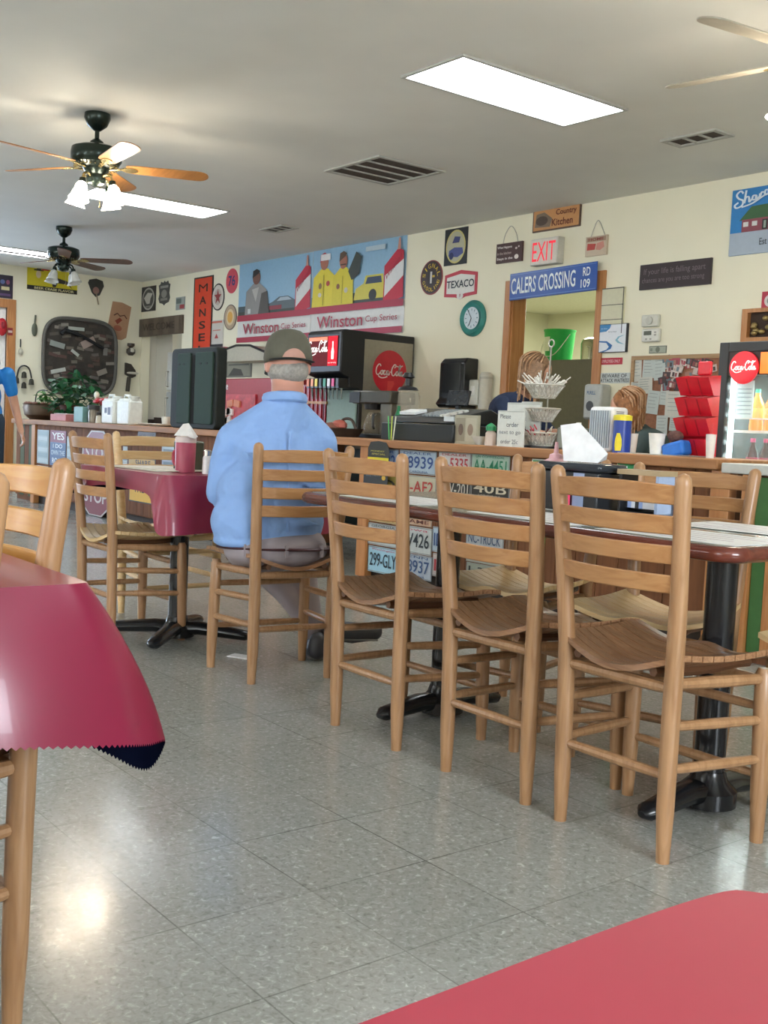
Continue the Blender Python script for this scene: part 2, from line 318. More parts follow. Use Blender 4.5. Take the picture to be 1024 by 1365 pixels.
# rooms behind
struct(MB().bb(-9.9, -9.8, WALL+.13, 11, 0, CEIL, KITW).build('wall_kitchen_left')); struct(MB().bb(-4.4, -4.3, WALL+.13, 11, 0, CEIL, KITW).build('wall_kitchen_right')); struct(MB().bb(-9.8, -4.4, 10.2, 10.3, 0, CEIL, KITW).build('wall_kitchen_back'))
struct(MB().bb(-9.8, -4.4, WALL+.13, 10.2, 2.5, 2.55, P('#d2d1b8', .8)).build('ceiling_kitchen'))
bpy.data.objects['kitchen_light'].location = (-7.6, 9.0, 2.46)
struct(MB().bb(LEFT-.1, LEFT, WALL+.13, 9.3, 0, CEIL, HALLW).build('wall_hall_left')); HBY = onx((208, 500), LEFT).y; FRX = ony((224, 520), 6.82).x
struct(MB().bb(LEFT, FRX, HBY, HBY+.08, 0, CEIL, HALLW).bb(FRX, -9.9, 7.6, 7.7, 0, CEIL, HALLW).build('wall_hall_back'))
struct(MB().bb(LEFT, FRX, HBY-.012, HBY, .0, .98, P('#3a2c26', .7)).bb(LEFT, LEFT+.012, WALL+.13, HBY, 0, .95, P('#3a2c26', .7)).build('trim_1'))
m = MB(); m.bb(LEFT, LEFT+.012, FRONT, 3.79, 0, .12).bb(LEFT, LEFT+.012, SD1+.11, WALL, 0, .12); struct(m.build('baseboard_left'))
m = MB(); m.bb(DH1+.05, DK0-.08, WALL-.012, WALL, 0, .12).bb(DK1+.09, RIGHT, WALL-.012, WALL, 0, .12); struct(m.build('baseboard_back'))

# ceiling fixtures
PAN = P('#f6fbff', .5, 0, 0, PANEL, name='lit_diffuser')
def fixture(x, y, label):
    t = thing('ceiling_light', label, 'ceiling light', (x, y, CEIL), 0, 'recessed fluorescent panels')
    f = MB(); a, b = .245, .625
    for q in ((-a, a, -b, -b+.018), (-a, a, b-.018, b), (-a, -a+.018, -b+.018, b-.018), (a-.018, a, -b+.018, b-.018)): f.bb(q[0], q[1], q[2], q[3], -.012, 0, P('#b5b6b0', .5))
    f.build('frame', t); MB().bb(-a+.018, a-.018, -b+.018, b-.018, -.008, -.002, PAN).build('diffuser', t); return t
fixture(-4.41, 4.26, 'rectangular lit ceiling panel at the top centre, nearest one in view')
fixture(-8.85, 4.26, 'rectangular lit ceiling panel behind the fan with glowing lamps')
fixture(-12.75, 4.26, 'rectangular lit ceiling panel at the far left behind the unlit fan')
for x in (-11, -6.5, -2, 1.4): fixture(x, -.9, 'rectangular lit ceiling panel out of view over the front tables')
# vents
def vent(x, y, sx, sy, label, n, along='x', name='ceiling_vent'):
    t = thing(name, label, 'vent', (x, y, CEIL)); f = MB(); w = .03; g = P('#b4b4ac', .6)
    for q in ((-sx, sx, -sy, -sy+w), (-sx, sx, sy-w, sy), (-sx, -sx+w, -sy+w, sy-w), (sx-w, sx, -sy+w, sy-w)): f.bb(q[0], q[1], q[2], q[3], -.012, 0, g)
    f.build('frame', t); MB().bb(-sx+w, sx-w, -sy+w, sy-w, -.002, 0, P('#4a4038', .8)).build('backing', t)
    for i in range(1, n):
        u = -sx + w + (2*sx-2*w)*i/n; MB().bb(u-.008, u+.008, -sy+w, sy-w, -.01, -.002, g).build('louvre', t)
    return t
vent(-6.38, 4.87, .33, .3, 'square slatted return air grille in the middle of the ceiling', 4)
v = vent(-4.24, 5.62, .2, .1, 'small rectangular ceiling register near the back wall on the right', 3)
v = vent(-8.98, 5.63, .2, .1, 'small rectangular ceiling register beyond the big grille', 3)

# ------------------------------------------------------------------ ceiling fans
BLADE = wood('#a86f38', '#c58a4e', .35, 'X', 8, 'fan_blade_wood'); BLADED = wood('#5a3226', '#70402e', .35, 'X', 8, 'dark_blade_wood')
FANM = P('#25302a', .25, .6); BRASS = P('#b9a878', .25, .9)
def fan(x, y, ang, label, lit, blade, n_l=4, sag=0):
    t = thing('ceiling_fan', label, 'ceiling fan', (x, y, CEIL), 0)
    MB().lathe([(.0, 0), (.078, -.002), (.08, -.03), (.06, -.075), (.028, -.1), (.02, -.105)], n=24, m=FANM).build('canopy', t)
    MB().lathe([(.014, -.09), (.014, -.15), (.04, -.17), (.045, -.2)], n=16, m=FANM).build('downrod', t)
    h = MB().lathe([(.03, -.19), (.11, -.2), (.15, -.215), (.155, -.24), (.155, -.285), (.14, -.31), (.085, -.33)], n=32, m=FANM).build('motor_housing', t)
    s = MB()
    for k in range(28): a = 2*PI*k/28; s.box((.118*math.cos(a), .118*math.sin(a), -.322), (.04, .007, .006), BRASS, rot=(0, .35, a))
    s.build('vent_fin', h)
    for k in range(5):
        a = math.radians(ang + 72*k); M_ = Matrix.Rotation(a, 4, 'Z') @ Matrix.Rotation(math.radians(-12), 4, 'X')
        br = MB(); br.T = Matrix.Translation((0, 0, -.325)) @ M_; br.tube([(.08, 0, -.01), (.15, 0, 0), (.2, 0, .004)], [.012, .01, .012], 8, BRASS, flat=.5); br.prismz(circ(.205, 0, .05, .035, 14), -.002, .004, BRASS); br.build('blade_arm', t)
        bl = MB(); bl.T = Matrix.Translation((0, 0, -.325)) @ M_
        poly = [(.18, -.045), (.22, -.055), (.62, -.066)] + [(.62 + .07*math.sin(b), -.066*math.cos(b)) for b in [PI*i/10 for i in range(1, 10)]] + [(.62, .066), (.22, .055), (.18, .045)]
        bl.prismz(poly, .004, .011, blade); bl.build('blade', t, bevel=.002)
    lk = MB().lathe([(.085, -.33), (.075, -.35), (.055, -.37), (.06, -.4), (.05, -.425), (.02, -.44)], n=24, m=FANM).build('light_kit', t)
    for k in range(n_l):
        a = PI/2*k + .5; M_ = Matrix.Rotation(a, 4, 'Z')
        am = MB(); am.T = M_; am.tube(catmull([(.05, 0, -.385), (.085, 0, -.375), (.115, 0, -.39), (.125, 0, -.42)], 5), .008, 8, FANM if not lit else BRASS); am.lathe([(.018, -.0), (.024, -.03), (.02, -.035)], (.126, 0, -.415), 12, FANM); am.build('lamp_arm', lk)
        sh = MB(); sh.T = M_ @ Matrix.Translation((.128, 0, -.445)) @ Matrix.Rotation(math.radians(-16), 4, 'Y')
        gm = P('#fff1dc', .4, 0, 0, BULB, name='lit_glass') if lit else P('#d8dad2', .25, 0, .1, 0, 12, .0, 0, .85)
        sh.lathe([(.022, 0), (.034, -.02), (.04, -.05), (.048, -.085), (.062, -.11), (.058, -.11), (.044, -.085), (.034, -.05), (.02, -.01)], n=20, m=gm, cap=False); sh.ball((0, 0, -.05), (.024, .024, .035), 10, gm); sh.build('lamp_shade', lk)
    MB().tube([(.02, .02, -.44), (.02, .02, -.56)], .0015, 5, BRASS).ball((.02, .02, -.565), .007, 6, BRASS).build('pull_chain', lk)
    return t
fan(-6.58, 2.78, 66, 'dark ceiling fan with honey wood blades and four glowing glass shades', True, BLADE)
fan(-10.69, 4.2, 51, 'dark ceiling fan with unlit glass shades above the far left wall', False, BLADED)
fan(-2.46, 4.05, 190, 'ceiling fan at the right edge with only two blade tips and a glow showing', True, P('#a9a291', .4))

# ------------------------------------------------------------------ chairs
def seat_mesh(mat, gap=P('#5b3a22', .5)):
    m = MB(); nu, nv = 20, 24; th = .014
    def pt(u, v, s):
        w = .182 + .036*v; x = u*w; y = -.165 + .36*v
        z = .448 + .036*u*u - .016*math.exp(-(u/.62)**2)*(1-.5*v) + .022*math.exp(-(u/.28)**2)*max(0, v-.45)*2 - .03*max(0, v-.82)**1.2*3 - .012*math.sin(PI*v)
        return (x, y - .018*(1-abs(u)**2)*(1-v)*1.2, z - (th if s else 0))
    ns = 10
    for k in range(ns):
        v0, v1 = k/ns, (k+.90)/ns; vs = []; rows = 3
        for j in range(rows+1):
            for i in range(nu+1):
                vs.append(pt(-1 + 2*i/nu, v0 + (v1-v0)*j/rows, 0))
        o = len(vs)
        for j in range(rows+1):
            for i in range(nu+1): vs.append(pt(-1 + 2*i/nu, v0 + (v1-v0)*j/rows, 1))
        fs = []; W = nu+1
        for j in range(rows):
            for i in range(nu):
                a = j*W+i; fs.append((a, a+1, a+W+1, a+W)); fs.append((o+a, o+a+W, o+a+W+1, o+a+1))
        for i in range(nu): fs.append((i, o+i, o+i+1, i+1)); a = rows*W+i; fs.append((a, a+1, o+a+1, o+a))
        for j in range(rows): a = j*W; fs.append((a, a+W, o+a+W, o+a)); a = j*W+nu; fs.append((a, o+a, o+a+W, a+W))
        m.add(vs, fs, mat)
    for u in (-.62, .62):                                             # battens under the slats
        pts = [Vector(pt(u, v, 1)) - Vector((0, 0, .008)) for v in (0.02, .2, .4, .6, .8, .93)]; m.tube(pts, .012, 6, gap)
    return m
def chair(label, loc, rz, post=WD_N, slat=WD_H, seatm=WD_S, group='ladder-back dining chairs'):
    t = thing('dining_chair', label, 'chair', loc, rz, group)
    for s in (-1, 1):
        pts = [(s*.157, -.150, 0), (s*.157, -.150, .03), (s*.157, -.152, .12), (s*.158, -.155, .3), (s*.161, -.158, .45), (s*.169, -.170, .6), (s*.177, -.186, .75), (s*.184, -.200, .862), (s*.1845, -.202, .874), (s*.1847, -.203, .882), (s*.1848, -.204, .886)]
        MB().tube(pts, [.0155, .0165, .0205, .0215, .0215, .0205, .0195, .019, .0175, .012, .003], 14, post).build('back_post', t)
        MB().tube([(s*.197, .158, 0), (s*.197, .158, .03), (s*.196, .156, .12), (s*.193, .152, .3), (s*.19, .15, .41), (s*.19, .15, .425)], [.0155, .0165, .0205, .0215, .0205, .013], 14, post).build('leg', t)
    for i, zc in enumerate((.837, .771, .705, .639)):
        yb = -.158 - .045*max(0, (zc-.45)/.41); w = .158 + .028*(zc-.45)/.41; m = MB(); n = 14; vs = []; fs = []
        for k in range(n+1):
            u = -1 + 2*k/n; b = -.036*(1-u*u); hh = .021 + (.003*(1-u*u) if i == 0 else 0)
            for dy, dz in ((-.005, -hh), (.005, -hh), (.005, hh), (-.005, hh)): vs.append((u*w, yb + b + dy - .17*dz, zc + dz + (.004*(1-u*u) if i == 0 else 0)))
        for k in range(n):
            for j in range(4): a = k*4; fs.append((a+j, a+(j+1) % 4, a+4+(j+1) % 4, a+4+j))
        fs += [(3, 2, 1, 0), (n*4, n*4+1, n*4+2, n*4+3)]; m.add(vs, fs, slat); m.build('back_slat', t, bevel=.003)
    def rung(a, b, r=.0115): 
        A, B = Vector(a), Vector(b); mid = (A+B)/2; MB().tube([A, A.lerp(B, .12), mid, A.lerp(B, .88), B], [r*.8, r, r*1.12, r, r*.8], 10, post).build('rung', t)
    rung((-.157, -.155, .400), (.157, -.155, .400), .0135); rung((-.157, -.152, .2), (.157, -.152, .2)); rung((-.19, .152, .395), (.19, .152, .395), .0135)
    rung((-.195, .156, .33), (.195, .156, .33)); rung((-.196, .157, .165), (.196, .157, .165))
    for s in (-1, 1):
        rung((s*.158, -.155, .412), (s*.19, .15, .4), .0135); rung((s*.158, -.154, .315), (s*.194, .154, .3)); rung((s*.157, -.152, .215), (s*.196, .156, .205))
    seat_mesh(seatm).build('seat', t); return t
C0 = chair('ladder-back chair nearest the camera at the right end of the long table', (-1.645, 2.17, 0), 0)
def ch(label, x, y, rz, cols=None):
    c = dup(C0, (x, y, 0), math.radians(rz), label)
    if cols:
        for k in c.children:
            k.data = k.data.copy(); b = {'back_post': 0, 'leg': 0, 'rung': 0, 'back_slat': 1, 'seat': 2}[k.name.split('.')[0]]
            k.data.materials[0] = cols[b]
    return c
ch('middle ladder-back chair of the three on the camera side of the long table', -2.09, 2.18, 0)
ch('ladder-back chair on the camera side of the long table, beside the seated man', -2.63, 2.18, 0)
F2 = ch('far-side ladder-back chair by the long table in front of the drinks fridge', -2.02, 2.66, 196, (WD_N, WD_H, WD_L))
F1 = ch('far-side ladder-back chair in front of the licence plates', -2.63, 2.68, 190, (WD_N, WD_H, WD_L))
ch('ladder-back chair at the right edge of the photo, only its pale seat showing', -1.38, 2.70, 180, (WD_N, WD_H, WD_L))
MANC = ch('ladder-back chair the man in the blue shirt sits on', -3.515, 2.255, 82)
ch('ladder-back chair at the left end of the burgundy table, camera side, seen from behind', -4.42, 2.07, 0, (WD_N, WD_H, WD_L))  # pale seat wood puts the reflection on the seat into its colour
ch('pale ladder-back chair at the left side of the burgundy table', -4.79, 2.43, -90, (WD_L, WD_L, WD_L))
ch('honey coloured ladder-back chair behind the foreground red tablecloth', -1.775, .427, 183, (WD_N, WD_Y, WD_S))
ch('chair at the left edge with only a slice of its post in view', -1.42, .215, 92)

# ------------------------------------------------------------------ tables
def pedestal(t, x, y, h, cross=False):
    MB().lathe([(.04, .05), (.04, h-.03)], (x, y, 0), 20, BLACKG).build('column', t)
    b = MB()
    for k in ((0, 1, 2, 3) if cross else (1, 3)):
        a = PI/2*k + (PI/4 if cross else 0); L = .33 if cross else .27; c, s = math.cos(a), math.sin(a)
        b.tube([(x + c*.02, y + s*.02, .045), (x + c*.1, y + s*.1, .05), (x + c*(L-.07), y + s*(L-.07), .036), (x + c*(L-.02), y + s*(L-.02), .03), (x + c*L, y + s*L, .026)], [.045, .04, .034, .03, .012], 12, BLACKG, flat=.75)
    b.lathe([(.075, .01), (.075, .05), (.05, .075), (.042, .1)], (x, y, 0), 20, BLACKG); b.build('base', t)
    MB().box((x, y, h-.015), (.45, .12 if not cross else .45, .02), BLACK).build('mounting_plate', t)
TX0, TX1, TY0, TY1, TZ = -3.13, -1.395, 2.07, 2.78, .728
t = thing('dining_table', 'long table with grey laminate top and reddish wood edge on two black pedestals', 'table', ((TX0+TX1)/2, (TY0+TY1)/2, 0)); ox, oy = (TX0+TX1)/2, (TY0+TY1)/2
hx, hy = (TX1-TX0)/2, (TY1-TY0)/2
MB().prismz(rrect(-hx+.03, -hy+.03, hx-.03, hy-.03, .04), TZ-.034, TZ, P('#9aa093', .18, 0, .06, coat=.3)).build('tabletop', t)
e = MB(); outl = rrect(-hx+.015, -hy+.015, hx-.015, hy-.015, .05, 8); e.tube([(x, y, TZ-.019) for x, y in outl], .019, 12, wood('#5e2a20', '#7c3c2c', .2, 'X', 6, 'mahogany_edge'), closed=True, flat=1); e.build('wood_edge', t)
pedestal(t, -1.67-ox, 2.44-oy, TZ-.03); pedestal(t, -2.73-ox, 2.43-oy, TZ-.03)

def vinyl(c, rough, name, sheen=0):
    m = P(c, rough, 0, .05, 0, 6, 0, .25, name=name, bump=0); return m
def tablecloth(name, label, top, pairs, z, mat, back, zig=False, group=None, mid=.35):
    # top: outline polygon; pairs: (top point, hem point) going round; hangs from the edge
    n = 6; T_ = catmull([(a[0], a[1], z) for a, b in pairs], n if not zig else 24); H = catmull([b for a, b in pairs], n if not zig else 24); k = len(T_); rows = 9
    t = thing(name, label, 'tablecloth', (0, 0, 0), 0, group)
    mat0 = mat; mt2 = mat.copy(); nt = mt2.node_tree; pb = nt.nodes['Principled BSDF']; fb = nt.nodes.new('ShaderNodeBsdfDiffuse'); fb.inputs[0].default_value = back; gm = nt.nodes.new('ShaderNodeNewGeometry'); ms = nt.nodes.new('ShaderNodeMixShader')
    nt.links.new(gm.outputs['Backfacing'], ms.inputs[0]); nt.links.new(pb.outputs[0], ms.inputs[1]); nt.links.new(fb.outputs[0], ms.inputs[2]); nt.links.new(ms.outputs[0], nt.nodes['Material Output'].inputs['Surface']); mat = mt2
    for part, mt, off in (('cloth', mat, 0.0),):
        m = MB(); vs = []; fs = []
        for i in range(k):
            a, b = T_[i], H[i]; out = Vector((b.x-a.x, b.y-a.y, 0)); cen = Vector((sum(p[0] for p in top)/len(top), sum(p[1] for p in top)/len(top), z))
            inn = (cen - a); inn.z = 0; inn.normalize()
            for j in range(rows+1):
                s = j/rows; e_ = 1 - (1-s)**1.6
                zz = a.z + (b.z - a.z)*(s**1.05); p = Vector((a.x + out.x*(e_*.6 + s*.4), a.y + out.y*(e_*.6 + s*.4), zz))
                if j == rows and zig: p.z += .0022*(1 if i % 2 else -1)
                if j == 0: p.z += .001
                p += inn*off; p.z -= (off if j == 0 else 0); vs.append(p)
        for i in range(k-1):
            for j in range(rows): a = i*(rows+1)+j; fs.append((a, a+1, a+rows+2, a+rows+1))
        q_ = fs[len(fs)//2//rows*rows + 2]; nn = (vs[q_[1]]-vs[q_[0]]).cross(vs[q_[3]]-vs[q_[0]]); ctr = Vector((sum(p[0] for p in top)/len(top), sum(p[1] for p in top)/len(top), 0)); od = vs[q_[0]] - ctr; od.z = 0
        if nn.dot(od) < 0: fs = [f[::-1] for f in fs]
        m.add(vs, fs, mt)
        if part == 'cloth': m.prismz([(p.x, p.y) for p in T_] + ([] if not zig else [tuple(q) for q in top[-1:]]), z-.001, z+.001, mat0)
        m.build(part, t, ang=60)
    return t
NAVY = lin('#10152a')
# foreground left table
VIN = P('#7a1436', .30, 0, .05, 0, 6, 0, .12, name='red_vinyl'); VIN2 = P('#8a2440', .42, 0, .05, 0, 6, 0, .2, name='burgundy_vinyl'); VIN3 = P('#a02d40', .5, 0, .04, 0, 9, name='coral_vinyl')
gx0, gx1, gy0, gy1 = -2.6, -1.345, -.5, .575
t = thing('dining_table', 'foreground table hidden under the shiny red tablecloth at the left edge', 'table', (gx0/2+gx1/2, gy0/2+gy1/2, 0))
MB().box((0, 0, .715), (gx1-gx0-.02, gy1-gy0-.02, .03), WD_BAR).build('tabletop', t, bevel=.004); pedestal(t, -.25, 0, .7)
prs = [((gx0, gy1, 0), (gx0-.03, gy1+.04, .5)), ((-2.2, gy1, 0), (-2.2, gy1+.03, .5)), ((-1.95, gy1, 0), (-1.95, gy1+.06, .5)), ((-1.75, gy1, 0), (-1.74, gy1+.03, .505)), ((-1.58, gy1, 0), (-1.6, gy1+.05, .475)), ((-1.45, gy1, 0), (-1.50, gy1+.10, .45)),
       ((-1.37, gy1, 0), (-1.44, gy1+.135, .437)), ((-1.352, gy1-.003, 0), (-1.378, gy1+.132, .495)), ((gx1, gy1-.02, 0), (-1.325, gy1+.08, .512)), ((gx1, gy1-.05, 0), (-1.30, gy1+.02, .525)), ((gx1, .45, 0), (-1.285, .46, .545)), ((gx1, .33, 0), (-1.30, .33, .55)), ((gx1, .15, 0), (-1.28, .15, .54)), ((gx1, -.1, 0), (-1.30, -.1, .53)), ((gx1, gy0, 0), (-1.3, gy0-.04, .5))]
tablecloth('tablecloth', 'shiny deep red vinyl tablecloth with pinked hem at the lower left', [(gx0, gy1), (gx1, gy1), (gx1, gy0), (gx0, gy0)], prs, .733, VIN, NAVY, zig=True)
# foreground right table
t = thing('dining_table', 'nearest table, hidden under the coral red tablecloth in the lower right corner', 'table', (.3, -.05, 0))
MB().box((0, 0, .712), (1.1, .98, .03), WD_BAR).build('tabletop', t, bevel=.004); pedestal(t, .1, 0, .7)
x0, y1 = -.302, .487
prs = [((x0, -.6, 0), (x0+.0, -.62, .55)), ((x0, -.2, 0), (x0+.005, -.2, .55)), ((x0, .2, 0), (x0, .2, .54)), ((x0, y1-.06, 0), (x0, y1-.05, .53)), ((x0+.015, y1-.015, 0), (x0+.01, y1-.005, .5)), ((x0+.06, y1, 0), (x0+.06, y1, .53)), ((.2, y1, 0), (.2, y1+.005, .55)), ((.6, y1, 0), (.6, y1+.005, .55)), ((.9, y1, 0), (.92, y1+.01, .55)), ((.9, -.6, 0), (.91, -.6, .55))]
tablecloth('tablecloth', 'flat coral red tablecloth filling the lower right corner', [(0, 0), (.4, -.1)], prs, .733, VIN3, NAVY)
pl = MB().box((0, 0, 0), (.3, .42, .0012), WHITE).build('placemat', loc=(-.07, .165, .7348)); pl.rotation_euler = (0, 0, -.1); tag(pl, 'corner of a white paper placemat on the coral tablecloth', 'placemat')
# burgundy table with the man
bx0, bx1, by0, by1 = -4.72, -3.90, 1.965, 2.70
t = thing('dining_table', 'square pedestal table under the burgundy cloth where the man sits', 'table', (-4.27, 2.33, 0))
MB().box((-.04, 0, .712), (.80, .71, .03), WD_BAR).build('tabletop', t, bevel=.004); pedestal(t, 0, -.1, .7, cross=True)
prs = [((bx0, by1, 0), (bx0-.05, by1+.05, .58)), ((bx0, 2.3, 0), (bx0-.03, 2.3, .62)), ((bx0, by0, 0), (bx0-.05, by0-.05, .6)), ((-4.5, by0, 0), (-4.5, by0-.02, .655)), ((-4.2, by0, 0), (-4.2, by0-.02, .66)), ((-4.0, by0, 0), (-4.0, by0-.025, .65)), ((-3.94, by0, 0), (-3.925, by0-.04, .59)), ((bx1-.01, by0+.005, 0), (-3.90, by0-.03, .505)), ((bx1, by0+.05, 0), (-3.85, by0+.03, .50)), ((bx1, by0+.2, 0), (-3.87, by0+.2, .505)), ((bx1, 2.45, 0), (-3.87, 2.45, .50)), ((bx1, by1, 0), (-3.86, by1+.04, .5)), ((-4.3, by1, 0), (-4.3, by1+.03, .62)), ((bx0, by1, 0), (bx0-.05, by1+.05, .58))]
tablecloth('tablecloth', 'burgundy tablecloth hanging to a point beside the seated man', [(bx0, by1), (bx1, by0), (bx0, by0), (bx1, by1)], prs, .733, VIN2, NAVY)
#PART2
# ------------------------------------------------------------------ bar
BY, BZ = 4.2, .89
def barfront(name, label, x0, x1):
    t = thing(name, label, 'counter', ((x0+x1)/2, BY, 0)); h = (x1-x0)/2
    MB().bb(-h, h, .06, .62, .09, BZ-.05, WD_PANEL).build('body', t)
    MB().bb(-h+.02, h-.02, .1, .6, 0, .09, P('#3a2f28', .7)).build('plinth', t)
    for s in (-1, 1): MB().bb(s*h-.05, s*h+.05, .03, .09, .0, BZ-.05, WD_TRIM).build('corner_post', t, bevel=.004)
    f = MB()
    for i in range(int(2*h/.14)): f.bb(-h+.14*i+.002, -h+.14*i+.136, .052, .06, .1, BZ-.055, WD_PANEL)
    f.build('plank_cladding', t); return t
BX0 = ony((40, 600), BY).x; GX = ony((487, 700), BY+.06).x; BX1 = ony((957, 611), BY).x
barfront('bar_counter', 'wood panelled bar section on the left covered with road signs', BX0, -6.65)
barfront('bar_counter', 'wood panelled bar section on the right covered with licence plates', GX, BX1)
w = MB().bb(BX0-.6, GX-.35, BY, BY+.66, BZ-.05, BZ, WD_BAR).build('worktop', bevel=.006); tag(w, 'left stretch of wooden bar top carrying plants, jugs and the green case', 'worktop')
w = MB().bb(GX-.35, BX1, BY, BY+.66, BZ-.05, BZ, WD_BAR).build('worktop', bevel=.006); tag(w, 'right stretch of wooden bar top carrying the cash register and baskets', 'worktop')
t = thing('bar_counter', 'green boarded end of the bar behind the woman in the blue shirt', 'counter', (BX0-.4, BY+.1, 0))
g = MB(); 
for i in range(5): g.bb(-.3+.13*i, -.3+.13*i+.12, 0, .02, .05, BZ-.06, P('#3f4a2a', .6) if i % 2 else WD_PANEL)
g.build('board', t); MB().bb(-.3, .34, .02, .5, 0, BZ-.06, WD_PANEL).build('body', t)
# right end counter with grey top, wood post and green boards
gx = ony((960, 620), BY).x; px_ = ony((1002, 700), BY+.05).x
t = thing('service_counter', 'grey topped counter in front of the drinks fridge with wood post and green boards', 'counter', (gx, BY, 0))
MB().bb(.02, 1.5, -.02, .3, .83, .875, P('#b9bbb6', .4)).build('countertop', t, bevel=.005)
MB().bb(px_-gx-.03, px_-gx+.03, .0, .07, 0, .83, WD_TRIM).build('post', t, bevel=.004)
g = MB()
for i in range(16): g.bb(px_-gx+.035+.065*i, px_-gx+.098+.065*i, .02, .05, .05, .82, P('#3c6a34', .55) if i % 2 == 0 else WD_TRIM)
g.build('board', t); MB().bb(px_-gx+.03, 1.5, .05, .3, 0, .83, WD_PANEL).build('body', t)
# back counters along the wall
t = thing('back_counter', 'dark green back counter along the wall behind the bar', 'counter', (-8.0, 6.2, 0))
MB().bb(-4.0, 2.0, -.25, .38, .08, .77, P('#12211c', .4)).build('body', t); MB().bb(-4.0, 2.02, -.3, .4, .77, .81, P('#5a5048', .4)).build('countertop', t, bevel=.004)

# ------------------------------------------------------------------ flat signs
def flat(c, rough=.5): return P(c, rough, 0, .03, 0, 40)
def sign(name, label, cat, o, w, h, base, art=(), letters=(), outline=None, th=.006, face='back', group=None, rough=.45, rot=0, edge=None):
    """o = centre on the wall, w/h real size. art in 0..1 units: r rect, e ellipse, p polygon; letters: (text,u0,v0,u1,v1,colour[,bold,shear])"""
    rz = {'back': 0, 'left': PI/2}[face]
    m = MB(); X = lambda u: (u-.5)*w; Z = lambda v: (v-.5)*h
    poly = [(X(u), Z(v)) for u, v in (outline or [(0, 0), (1, 0), (1, 1), (0, 1)])]
    if poly[0] == poly[-1]: poly = poly[:-1]
    m.prism(poly, -th, 0, flat(base, rough)); b = m.build(name); b.location = o; b.rotation_euler = (0, rot, rz); tag(b, label, cat, group)
    a = MB(); y = -th
    for s in art:
        y -= .0007; c = flat(s[-1], rough)
        if s[0] == 'r': a.prism([(X(s[1]), Z(s[2])), (X(s[3]), Z(s[2])), (X(s[3]), Z(s[4])), (X(s[1]), Z(s[4]))], y, y+.0006, c)
        elif s[0] == 'e': a.prism([(X(q[0]), Z(q[1])) for q in circ(s[1], s[2], s[3], s[4])], y, y+.0006, c)
        elif s[0] == 'p': a.prism([(X(q[0]), Z(q[1])) for q in s[1]], y, y+.0006, c)
        elif s[0] == 'l': a.tube([(X(q[0]), y, Z(q[1])) for q in s[1]], s[2], 6, c)
    if art: a.build('artwork', b)
    if letters:
        l = MB(); y -= .001
        for s in letters:
            if s[0] == 'COKE': coke(l, X(s[1]), Z(s[2]), X(s[3]), Z(s[4]), y, flat(s[5]))
            else: put_text(l, s[0], X(s[1]), Z(s[2]), X(s[3]), Z(s[4]), y, flat(s[5]), *(s[6:] or (.015,)))
        l.build('lettering', b)
    return b
def onwall(x0, x1, y0, y1, Y=WALL):          # real centre and size of something seen at these photo pixels
    xm, ym = (x0+x1)/2, (y0+y1)/2; a, b = ony((x0, ym), Y), ony((x1, ym), Y); c, d = ony((xm, y0), Y), ony((xm, y1), Y)
    return ((a.x+b.x)/2, Y, (c.z+d.z)/2), b.x-a.x, c.z-d.z
def onleft(x0, x1, y0, y1, X=LEFT):
    xm, ym = (x0+x1)/2, (y0+y1)/2; a, b = onx((x0, ym), X), onx((x1, ym), X); c, d = onx((xm, y0), X), onx((xm, y1), X)
    return (X, (a.y+b.y)/2, (c.z+d.z)/2), b.y-a.y, c.z-d.z
CIRC = circ(.5, .5, .5, .5, 40)
def star(cu, cv, r, ru=None): ru = ru or r; return [(cu + (ru if i % 2 == 0 else ru*.4)*math.sin(PI*i/5), cv + (r if i % 2 == 0 else r*.4)*math.cos(PI*i/5)) for i in range(10)]
# back wall, left to right
sign('poster', 'black square poster with a white round emblem, leftmost on the back wall', 'poster', *onwall(189, 208, 382, 415), '#222120', [('e', .5, .5, .42, .45, '#b9b8b0'), ('e', .5, .5, .36, .38, '#4a4946'), ('p', [(.2, .55), (.45, .75), (.8, .7), (.65, .5), (.6, .3), (.4, .3)], '#c9c6bc'), ('r', .3, .16, .7, .22, '#8a8880')])
SH = [(.5, 0), (.62, .07), (.9, .12), (1, .3), (.92, .5), (1, .85), (.85, .9), (.8, 1), (.6, .94), (.5, 1.02), (.4, .94), (.2, 1), (.15, .9), (0, .85), (.08, .5), (0, .3), (.1, .12), (.38, .07)]
sign('shield_sign', 'grey shield shaped highway badge sign beside the black emblem poster', 'sign', *onwall(212, 227, 375, 407), '#4c4d4b', [('r', .15, .72, .85, .82, '#9a9a92'), ('e', .5, .48, .24, .17, '#8d8d86'), ('r', .2, .2, .8, .3, '#8a8a82')], outline=SH)
sign('photo_print', 'tiny grey and red photo beside the tall orange sign', 'picture', *onwall(235, 247, 396, 413), '#9aa19b', [('r', .05, .5, .6, .9, '#5f6f6a'), ('r', .45, .08, .95, .4, '#a3424a')])
t = sign('wooden_sign', 'rough dark wood board over the left doorway', 'sign', *onwall(187, 245, 423, 447), '#5d5144', [('r', .02+.12*i, .05, .11+.12*i, .95, ('#544a3e', '#665a4b')[i % 2]) for i in range(8)], [('WELCOME', .12, .3, .85, .7, '#453b31')], th=.03)
sign('vertical_sign', 'tall orange-red sign with black letters running down, cut off by the green case', 'sign', *onwall(257.5, 283, 369, 500), '#2b2a22', [('r', .06, .015, .94, .985, '#d8401f')], [('M', .27, .845, .73, .925, '#23160f', 0), ('A', .33, .72, .67, .8, '#23160f', .02), ('N', .33, .595, .67, .675, '#23160f', .02), ('S', .33, .47, .67, .55, '#23160f', .02), ('E', .33, .345, .67, .425, '#23160f', .02), ('L', .33, .22, .67, .3, '#23160f', .02)])
